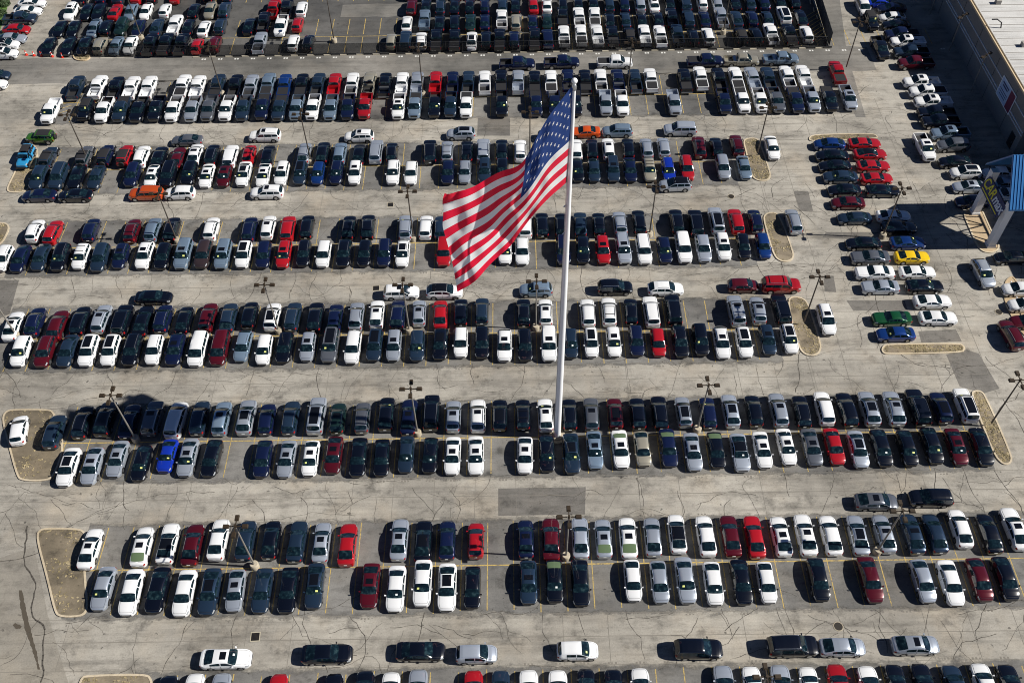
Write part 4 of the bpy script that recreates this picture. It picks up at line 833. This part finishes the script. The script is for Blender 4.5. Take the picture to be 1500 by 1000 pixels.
UP, DN, RT, LF = math.pi/2, -math.pi/2, 0., math.pi
ROWS = [
 ('row cut by the bottom edge', 'A', 31.25, UP, '241Ks 281Ws 321Ss 405Rs 487Ks 533Ks 571WsP 611Ss 694Rs 733Ds 775Ws 818Ws 859Ks 900Ks 940Ws 1063Ss 1105Ws 1147Ss 1188Ws 1231Rs 1277Ws 1316Ks 1356Ks 1401Df 1444Ws 1484Ks'.replace('1401Df', '1401DsP')),
 ('back line of row before flagpole', 'B', 47.8, UP, '132Wsf:-.5 208Wsfg:-.4 246Wcb 282Ms:-.2 320Ws:.5 360Ds:.3 397Ks:.4 435Ds 471Ssf 509Rs:-.3 585Ssf:.2 620KsP 655Ns 697Rh:-.2 770NsP 807Ms 850Ss 884Ssfg 920Wsfg 956Ss 992Wsb:.3 1034Ws 1070Ms 1105Rs 1144Wsf 1180Wsf 1217Ws 1257SsP 1295SsP 1336DsP 1369Ds 1407Ws:.5 1449Ks 1487Wsf:.5'),
 ('front line of row before flagpole', 'B', 42.4, DN, '151Ss:.3 192Ws 231Ks 270Ws:-.4 307DsP:-.2 345Ssf 384Ds 422Ks:-.2 461DsP:.2 542Msf:.2 580Ws 619Ws:.5 655WsP 692Ks 774DsP:.3 812Ksg:.4 850Ks:.3 927Ws:.5 966Ss:.2 1004Ss:.3 1045Ws 1086Ks:.2 1123Ws 1199Ks:.2 1275Ms:.2 1352Ss 1393Ws:-.3 1435Ms:.1 1473Ks:.2'),
 ('back line of flagpole row', 'C', 64.0, UP, '80Du:-1.6 122Kur:-.3 155Ku:.2 190Ns 224Guf:.2 258Wv 293Dur:.1 325Luf 361SuP:.2 391Nu:-.2 426Du 464SuP:.2 495Euf 531Gu 566Ku:.4 599Nsf 632Kur:.4 664Suf 700Wuf 732KuP 766Kux 799Wuf 834Ku 866Guf 901MuP:.1 934Ku 966Kur 1001SuP:.2 1037Nu 1070SuP:.2 1104Ku 1140Suf:.1 1174Ku 1207Wu:.3 1240Ku 1273SuP:.3 1309Suf:.2 1344Kur:.3 1378NuP:.3 1414WuP:.5'),
 ('front line of flagpole row', 'C', 58.45, DN, '100WsP:-.9 135SsP:-.7 172Ssf:.2 207Ks:-.4 245Bck:.6 275Ssf:.2 310Ks:.2 385Ns:-.2 420Ssf 455Wsf 489Msf:.4 525Ks 559Ks 595Ds:.2 630Ks:.2 663Wsf 697Wsf:.1 769Wsf 801Ks:.2 837DsP 871Lsf:.4 909Wsfg:.5 941Ts:.6 979Nsg:.6 1015Ssf:.1 1049Ksg:.2 1084Scb:-.1 1117Wsf:.2 1152Wsf:.5 1189Gsf:.4 1222Rs:.5 1257SsP:.1 1291Ks:.3 1329Ks:.1 1365Ks:.4 1401Msf:.4 1438Ks:.3'),
 ('back line of first row past flagpole', 'D', 79.9, UP, '19Wsf:-.9 52Nu:-.3 85Mu:-.8 118Ku:-.1 149Suf 180Ku:-.2 210Ks:-.3 239Nu:-.1 270Ks:-.2 305Mu 335Dur 366Ku:.3 399WuP 429Du 462Ku 491Nu:-.3 522Su 552Wuf:.2 583Nu:.2 614Suf:.3 645Rs 675Ku:.3 706Du:.4 767Ku 799Wuf 861Wu 892Wux 924Ku 954Wu 986Ku:.1 1078Sufx:-.1 1110Suf:-.1 1144Kur'),
 ('front line of first row past flagpole', 'D', 74.6, DN, '31Wu:.1 66Mu:.1 99Ds:.2 130WuP:.1 162WuP 194Ku:.1 226Wu 257Nuf 290Wv 322Mv:.3 356Lu:.4 387Wu:-.2 417Ku 451Suf:.2 484GuP:.3 517Wu 549DuP:.4 577Suf:.2 611Du:.1 645KuP:.3 675Wu:.4 706Ku:.5 739Wuf 769Ku 804Wuf 836Du:.2 866WuP:.2 899Wuf:.3 932Nu:.4 964Rh:.1 996Ku:.2 1026Ku:.4 1057Wuf 1090WuP 1124Duf:.3 1156WuP:.4'),
 ('back line of second row past flagpole', 'E', 96.2, UP, '52Wu:.3 78Ru:-.1 134Nu:.3 194Mu 224Lu:.2 252Ku:.3 310Wu:.1 366Nu 393Wuf:.3 422Ru:.1 450Ku:.2 511Ku 539Ku 594Su 624Wu 646Du:-.1 769Wu 794Ku 822Ku 850Du 877Kur 908Su:.1 936Ku:.4 991Ku:.3 1019Kur 1049SuP:.3 1078Ru:.3 1106Nur:.4'),
 ('front line of second row past flagpole', 'E', 91.15, DN, '5Wu 30Ns 60Ds:.1 89Ku 119Wux:.1 147Du:-.3 177Nuf:.1 212Wuf:.2 239Ku 269Luf:.1 298Qu:.1 327Luf 357WuP 386Nu 416Ruf 445Ku 474Wu 504Ku 534Ku 563Nu:.1 590WuP 650Ru 740Wu 765Wu 825Nu 854Ku 883Ruf 913Suf 943Wu 973Nu 1001Wu:.1 1030Su:.1 1059Wuf:.2 1089Ku:.2 1118Iu:.3'),
 ('back line of third row past flagpole', 'F', 112.5, UP, '72Dj:-.2 125Gj 156Nj:.1 184Rj 208Wu:-.2 233Ks:-.3 260Mc:-.6 286WsP:.2 311Ku 338Wu:-.4 365Rh 393Ku:-.5 446Sur:.1 473Ku 498Lu 526Ks:-.4 551Su 574Ku 630Kur 655Sux 684Ku 708Su 735Ku 762Wu 844Wu 867Ku 891Wuf 920Ku 947Su 972Su:.2 1024Mur:.1 1049Ku:.2 1079Mu:.4'),
 ('front line of third row past flagpole', 'F', 107.8, DN, '57Du 86Du 112Kc 141Ds 194Nu:.2 223Wsf 247Ku 277Ku:.4 303Wsf 329Msf 357WsP:.2 386Wsf:-.1 413Wuf 440DuP:.2 466Iu 493Nu 520Wuf 576Wu 602Wu 656Nu 681Su:.1 710Duf 736Ku 846Ks 870Ds 898Duf 923Ns 951Tux 979Bu:-.3 1006Ru:-.1 1059Su 1090Ls'),
 ('back line of pickup row', 'G', 129.5, UP, '112Dp:.3 144Wpw:.3 170Kp 193Wp 218Wpw 268Wp:.2 290Wpw 319Dp:.2 345Kp 368Sp 393Lp:.4 417Ipw 442Kpt:.1 466Dp 490Rp 516Wp 541Tp:.2 564Kp 589Wpw 611Sp:.2 638Rpw 663Np 686Dp 710Wp 734Kp:.2 759Sp:.2 783Kpt 807Wpt 832Npt:.1 857Kpt:.1 880Wp:.2 905Np 930Dp 953Wpt:.1 1003Kp 1026Wp:.3 1053Kp 1078Wp:.1 1102Spw:.1 1125Dp 1153Wp:.3 1177Wpw:.4 1226Rpt:1.4'),
 ('front line of pickup row', 'G', 123.7, DN, '75Wp 126Kj 153Wp 178Dp:.2 204Kp 230Kp:.3 255Wp:-.1 283Sp 307Gp 333Wp 357Dp 385Np:.2 410Dpt 435Lp 459Wp 485Lp 510Np 535Rp 584Wpf 608Lp 637Kp:.1 660Dp:.1 683Wp 735Kp:.1 785Np 812Np 843Kp 887Sp 911Wp 987Sp 1060Np 1087Wp:.2 1113Wp 1137Gp:.2 1165Np 1189Sp:.2 1214Kp:.3 1242Spf:.4'),
 ('first line behind the fence', 'T', 141.85, UP, '72Ks- 100Ks- 124Ks- 147Tu 170Ls- 191Ws- 220Kp 243Kp 266Kp 289Rh:-.5 315Mu 381Sp 430Wu 452Ku 573Tu 594Du 617Wux 639Kpt 666Kp 691WsP 712Ku 732Kpt 753Nu 783Kp 802Nu 826Wp:.7 851Wpw:.7 875Wp:.6 897Kp:.5 922Kj:.4 944Wpw:.6 967Wp:.3 992Dp:.4 1015Ku 1037Wu 1085Kj 1107Ku 1129Wp:.5 1156Kp:.3 1181Wu:.3'),
 ('second line behind the fence', 'T', 147.2, UP, '88Ks- 108Ks- 138Ls- 156Ku 178Eu- 203Ns- 230Ds 257Wp:.5 276Ks 299Ws:-.5 323Du 365Ks 387Kp:.8 412Wp-:-.3 436Rh:.3 596Ws 622Lp:1 644Ks 666Ku 689Es 710Ns 735Wp:.7 756Tu 780Ns 801Es 824Kpt:1.2 848Wp:1 871Wp:1 893Ku 916Ds 940Ks 964Ks 984Kp:.3 1008Du 1032Ns 1056Sp:.3 1079Ds 1101Nu 1124Ds 1148WuP:.9 1173Ks'),
 ('third line behind the fence', 'T', 152.3, UP, '104Wuf- 127Ks- 145Ks- 169Rc 192Ls- 214Ws- 242Wh:.3 284Ks 308Ts- 329Du 401Rp 420Kp 442Wu 603Mu 624Ks 645Du 666Ks 688Ks 710Nu 736Du 755Ks 781Rs 801Wc 824Ku 847Ks 869Ks 892Du 914Nu 937Su 958Wsf 981Ks 1003Du 1028Wu 1050Su 1076Ks 1098Ds 1118Nu 1142Ks 1163Ku'),
 ('fourth line behind the fence', 'T', 157.4, UP, '122Ks 150Nu 176Du 202Ru 225Ku 258Rs 307Ku 335Ds 600Du 626Ns 650Ku 672Rs 693Rs 715Nu 738Ku 760Ku 784Wp 806Ku 828Ws 850Du 872Ku 895Ns 918Ku 940Du 962Ks 985Du 1007Ws 1030Ku 1054Su 1078Ku 1100Nu 1122Ks 1145Ku'),
]
import re as _re
made = []
def add(row, X, Y, hd, col, typ, flags, detail, group):
    o = vehicle(col, typ, flags, X, Y, hd, detail); o['group'] = group; made.append((row, X, Y, col, TYPE[typ], flags, o))
for phrase, key, Yc, hd, spec in ROWS:
    for s in spec.split():
        m_ = _re.match(r'(\d+)([A-Z])([a-z])([A-Za-z]*)(-?)(?::(-?[\d.]+))?$', s); px, c_, t_, fl_, rev, dy = m_.groups()
        Y = Yc+(float(dy)/1. if dy else 0)+vr.uniform(-.12, .12)
        add(phrase, GX(float(px), Y, .8), Y, DN if rev else hd, c_, t_, fl_, key != 'T', 'cars in the '+phrase if key != 'G' else 'pickups in the pickup row')
def spot(phrase, group, items):
    for s in items:
        x, y, code, hd = s[:4]; p = G(x, y, .75); add(phrase, p.x, p.y, hd, code[0], code[1], code[2:], True, group)
spot('in the aisle above the bottom row', 'cars parked along the aisles', [(331, 964, 'Wsf', RT), (479, 957, 'Ks', RT), (616, 953, 'Ks', RT), (698, 957, 'Sh', RT), (846, 952, 'Wh', RT), (1023, 950, 'Ku', RT), (1161, 946, 'Ku', RT), (1234, 947, 'Ss', RT), (1341, 944, 'SsP', RT)])
spot('in the aisle before the flagpole', 'cars parked along the aisles', [(1284, 734, 'Gsf', RT), (1363, 729, 'Ku', LF)])
spot('in the aisle behind flagpole row', 'cars parked along the aisles', [(225, 435, 'Ks', RT), (588, 428, 'Wuf', RT), (651, 427, 'Wub', RT), (785, 424, 'Lu', LF), (901, 421, 'Ku', RT), (975, 423, 'Wu', RT), (1089, 418, 'Mh', RT), (1144, 418, 'Rurx', RT)])
spot('in the aisle behind second row past flagpole', 'cars parked along the aisles', [(57, 286, 'Ns', LF), (110, 286, 'Ks', LF), (214, 284, 'Ou', LF), (263, 283, 'Wu', LF), (391, 282, 'Wuf', LF), (989, 271, 'Sub', LF)])
spot('in the aisle before pickup row', 'cars parked along the aisles', [(60, 202, 'Vj', LF), (274, 205, 'Gs', LF), (388, 199, 'Wuf', LF), (526, 200, 'Wuf', LF), (675, 196, 'SuP', LF), (812, 198, 'Du', LF), (856, 193, 'Oc', LF), (904, 192, 'Lu', LF), (996, 190, 'Su', LF)])
spot('in the aisle along the fence', 'cars parked along the aisles', [(758, 94, 'Np', RT), (823, 92, 'Np', RT), (901, 92, 'Wp', RT), (1033, 90, 'Np', RT), (1086, 89, 'Tp', RT), (1144, 87, 'Lp', RT)])
spot('on the lane at a row end', 'lone cars parked at row ends', [(28, 629, 'Wh', UP+.22), (1210, 468, 'Wuf', DN+.02), (1162, 324, 'Su', UP), (1131, 216, 'Ws', DN), (38, 231, 'Aj', DN), (1354, 216, 'Wpf', DN), (1440, 400, 'Su', DN+.05)])
spot('in the column by the grass verge', 'cars along the grass verge', [(47, 5, 'Ws', RT), (41, 16, 'Ws', RT), (30, 28, 'Dp', RT), (24, 43, 'Rs', RT), (17, 56, 'Ss', RT), (8, 66, 'Wub', RT), (6, 79, 'Wuf', RT), (-6, 110, 'Ds', RT), (-12, 123, 'Ws', RT)])
spot('in the sports car block, column facing away from store', 'coupes parked near the portal', [(1215, 211, 'Is', LF), (1219, 228, 'Ks', LF), (1223, 243, 'Ks', LF), (1231, 259, 'Ds', LF), (1237, 278, 'Ks', LF), (1242, 297, 'Ms', LF), (1252, 319, 'Ds', LF), (1265, 356, 'Ks', LF), (1274, 377, 'Gc', LF), (1281, 399, 'Wc', LF), (1289, 420, 'Sc', LF), (1306, 466, 'Zc', LF), (1312, 489, 'Is', LF)])
spot('in the sports car block, column facing the store', 'coupes parked near the portal', [(1266, 210, 'Rc', RT), (1274, 226, 'Rcb', RT), (1279, 243, 'Rc', RT), (1284, 261, 'Rc', RT), (1293, 279, 'Kc', RT), (1309, 316, 'Wc', RT), (1317, 333, 'Kc', RT), (1330, 355, 'Ic', RT), (1336, 376, 'Yc', RT), (1344, 398, 'Wc', RT), (1354, 419, 'Kc', RT), (1366, 441, 'Wc', RT), (1374, 465, 'Wc', RT)])
spot('in the column beside the store', 'cars in the column beside the store', [(1286, 4, 'Bs', LF), (1306, 12, 'Ns', LF), (1307, 25, 'Ws', LF), (1313, 36, 'Ks', LF), (1320, 51, 'Np', LF), (1329, 62, 'Wpfw', LF), (1334, 77, 'Dp', LF), (1341, 93, 'Mp', LF), (1349, 121, 'Wpfw', LF), (1358, 135, 'Wpw', LF), (1366, 150, 'Wpfw', LF), (1371, 166, 'Kp', LF), (1377, 179, 'Kp', LF),
     (1391, 196, 'Lpf', LF), (1396, 213, 'Gu', LF), (1399, 237, 'Ks', LF), (1414, 253, 'WuP', LF), (1420, 273, 'Ssf', LF), (1424, 295, 'Ns', LF)])
spot('double-parked on the lane beside the store', 'cars double-parked on the lane', [(1264, 9, 'Wv', DN+.03), (1276, 32, 'Kj', DN), (1289, 71, 'Kp', DN+.03)])
spot('around the portal', 'cars around the portal', [(1462, 253, 'Ws', LF), (1470, 268, 'Ls', LF), (1478, 284, 'Ws', LF), (1483, 377, 'Ks', LF), (1495, 423, 'Ws', LF), (1503, 446, 'Ws', LF), (1508, 471, 'Ms', LF), (1481, 490, 'Mu', UP+.1)])
# labels: which of its colour and kind it is, counted from the building side along its line
from collections import defaultdict
by = defaultdict(list)
for q in made: by[(q[0], COL[q[3]][0], q[4])].append(q)
for (row, cn, kd), L in by.items():
    col_wise = 'column' in row or 'lane beside' in row or 'portal' in row or 'row end' in row
    L.sort(key=(lambda q: q[2]) if col_wise else (lambda q: -q[1]))
    for i, (_, X, Y, c_, _k, fl_, o) in enumerate(L):
        feat = ' with sunroof' if 'f' in fl_ else ' with glass roof' if 'P' in fl_ else ' with black roof' if 'b' in fl_ else ' with roof bars' if 'x' in fl_ else ''
        if len(L) == 1: o['label'] = f'only {cn} {WORD[kd]}{feat} '+('of the ' if not row.startswith(('in', 'on', 'double', 'around')) else '')+row
        else: o['label'] = f'{ORD[i]} {cn} {WORD[kd]} from '+('bottom' if col_wise else 'building')+f', {row}'

# ------------------------------------------------------------------ small things on the pavement
gi = MB().box((0, 0, .013), (1.0, 1.0, .02)).done('drain_frame', M['stop'])
gr_ = MB()
for i in range(7): gr_.box((-.36+.12*i, 0, .03), (.05, .8, .02))
gr_ = gr_.done('grate', M['drain']); gp = MB().box((0, 0, .024), (.82, .82, .006)).done('pit', M['dark'])
for k, (x, y) in zip(('in the bottom aisle near a white sedan', 'in the aisle below the orange suv line', 'beside the white suv under the camera dome'), ((374, 932), (572, 300), (551, 422))):
    p = G(x, y); r = thing('storm_drain', 'square iron storm drain '+k, 'drain', (p.x, p.y, 0), .05, 'storm drains'); put('drain_frame', gi, r); put('pit', gp, r); put('grate', gr_, r)
for k, (x, y) in zip(('in the bottom aisle above a silver sedan', 'in the lane above the second row past flagpole', 'in the lane below the silver suv'), ((1228, 917), (1071, 288), (1463, 457))):
    p = G(x, y); r = thing('manhole_cover', 'round iron manhole cover '+k, 'manhole cover', (p.x, p.y, 0), 0, 'manhole covers')
    put('ring', MB().lathe([(.52, .012), (.52, .03), (.45, .034)], 20).done('ring', M['concbase']), r); put('lid', MB().lathe([(.43, .015), (.43, .04), (.4, .045)], 20).done('lid', M['drain']), r)
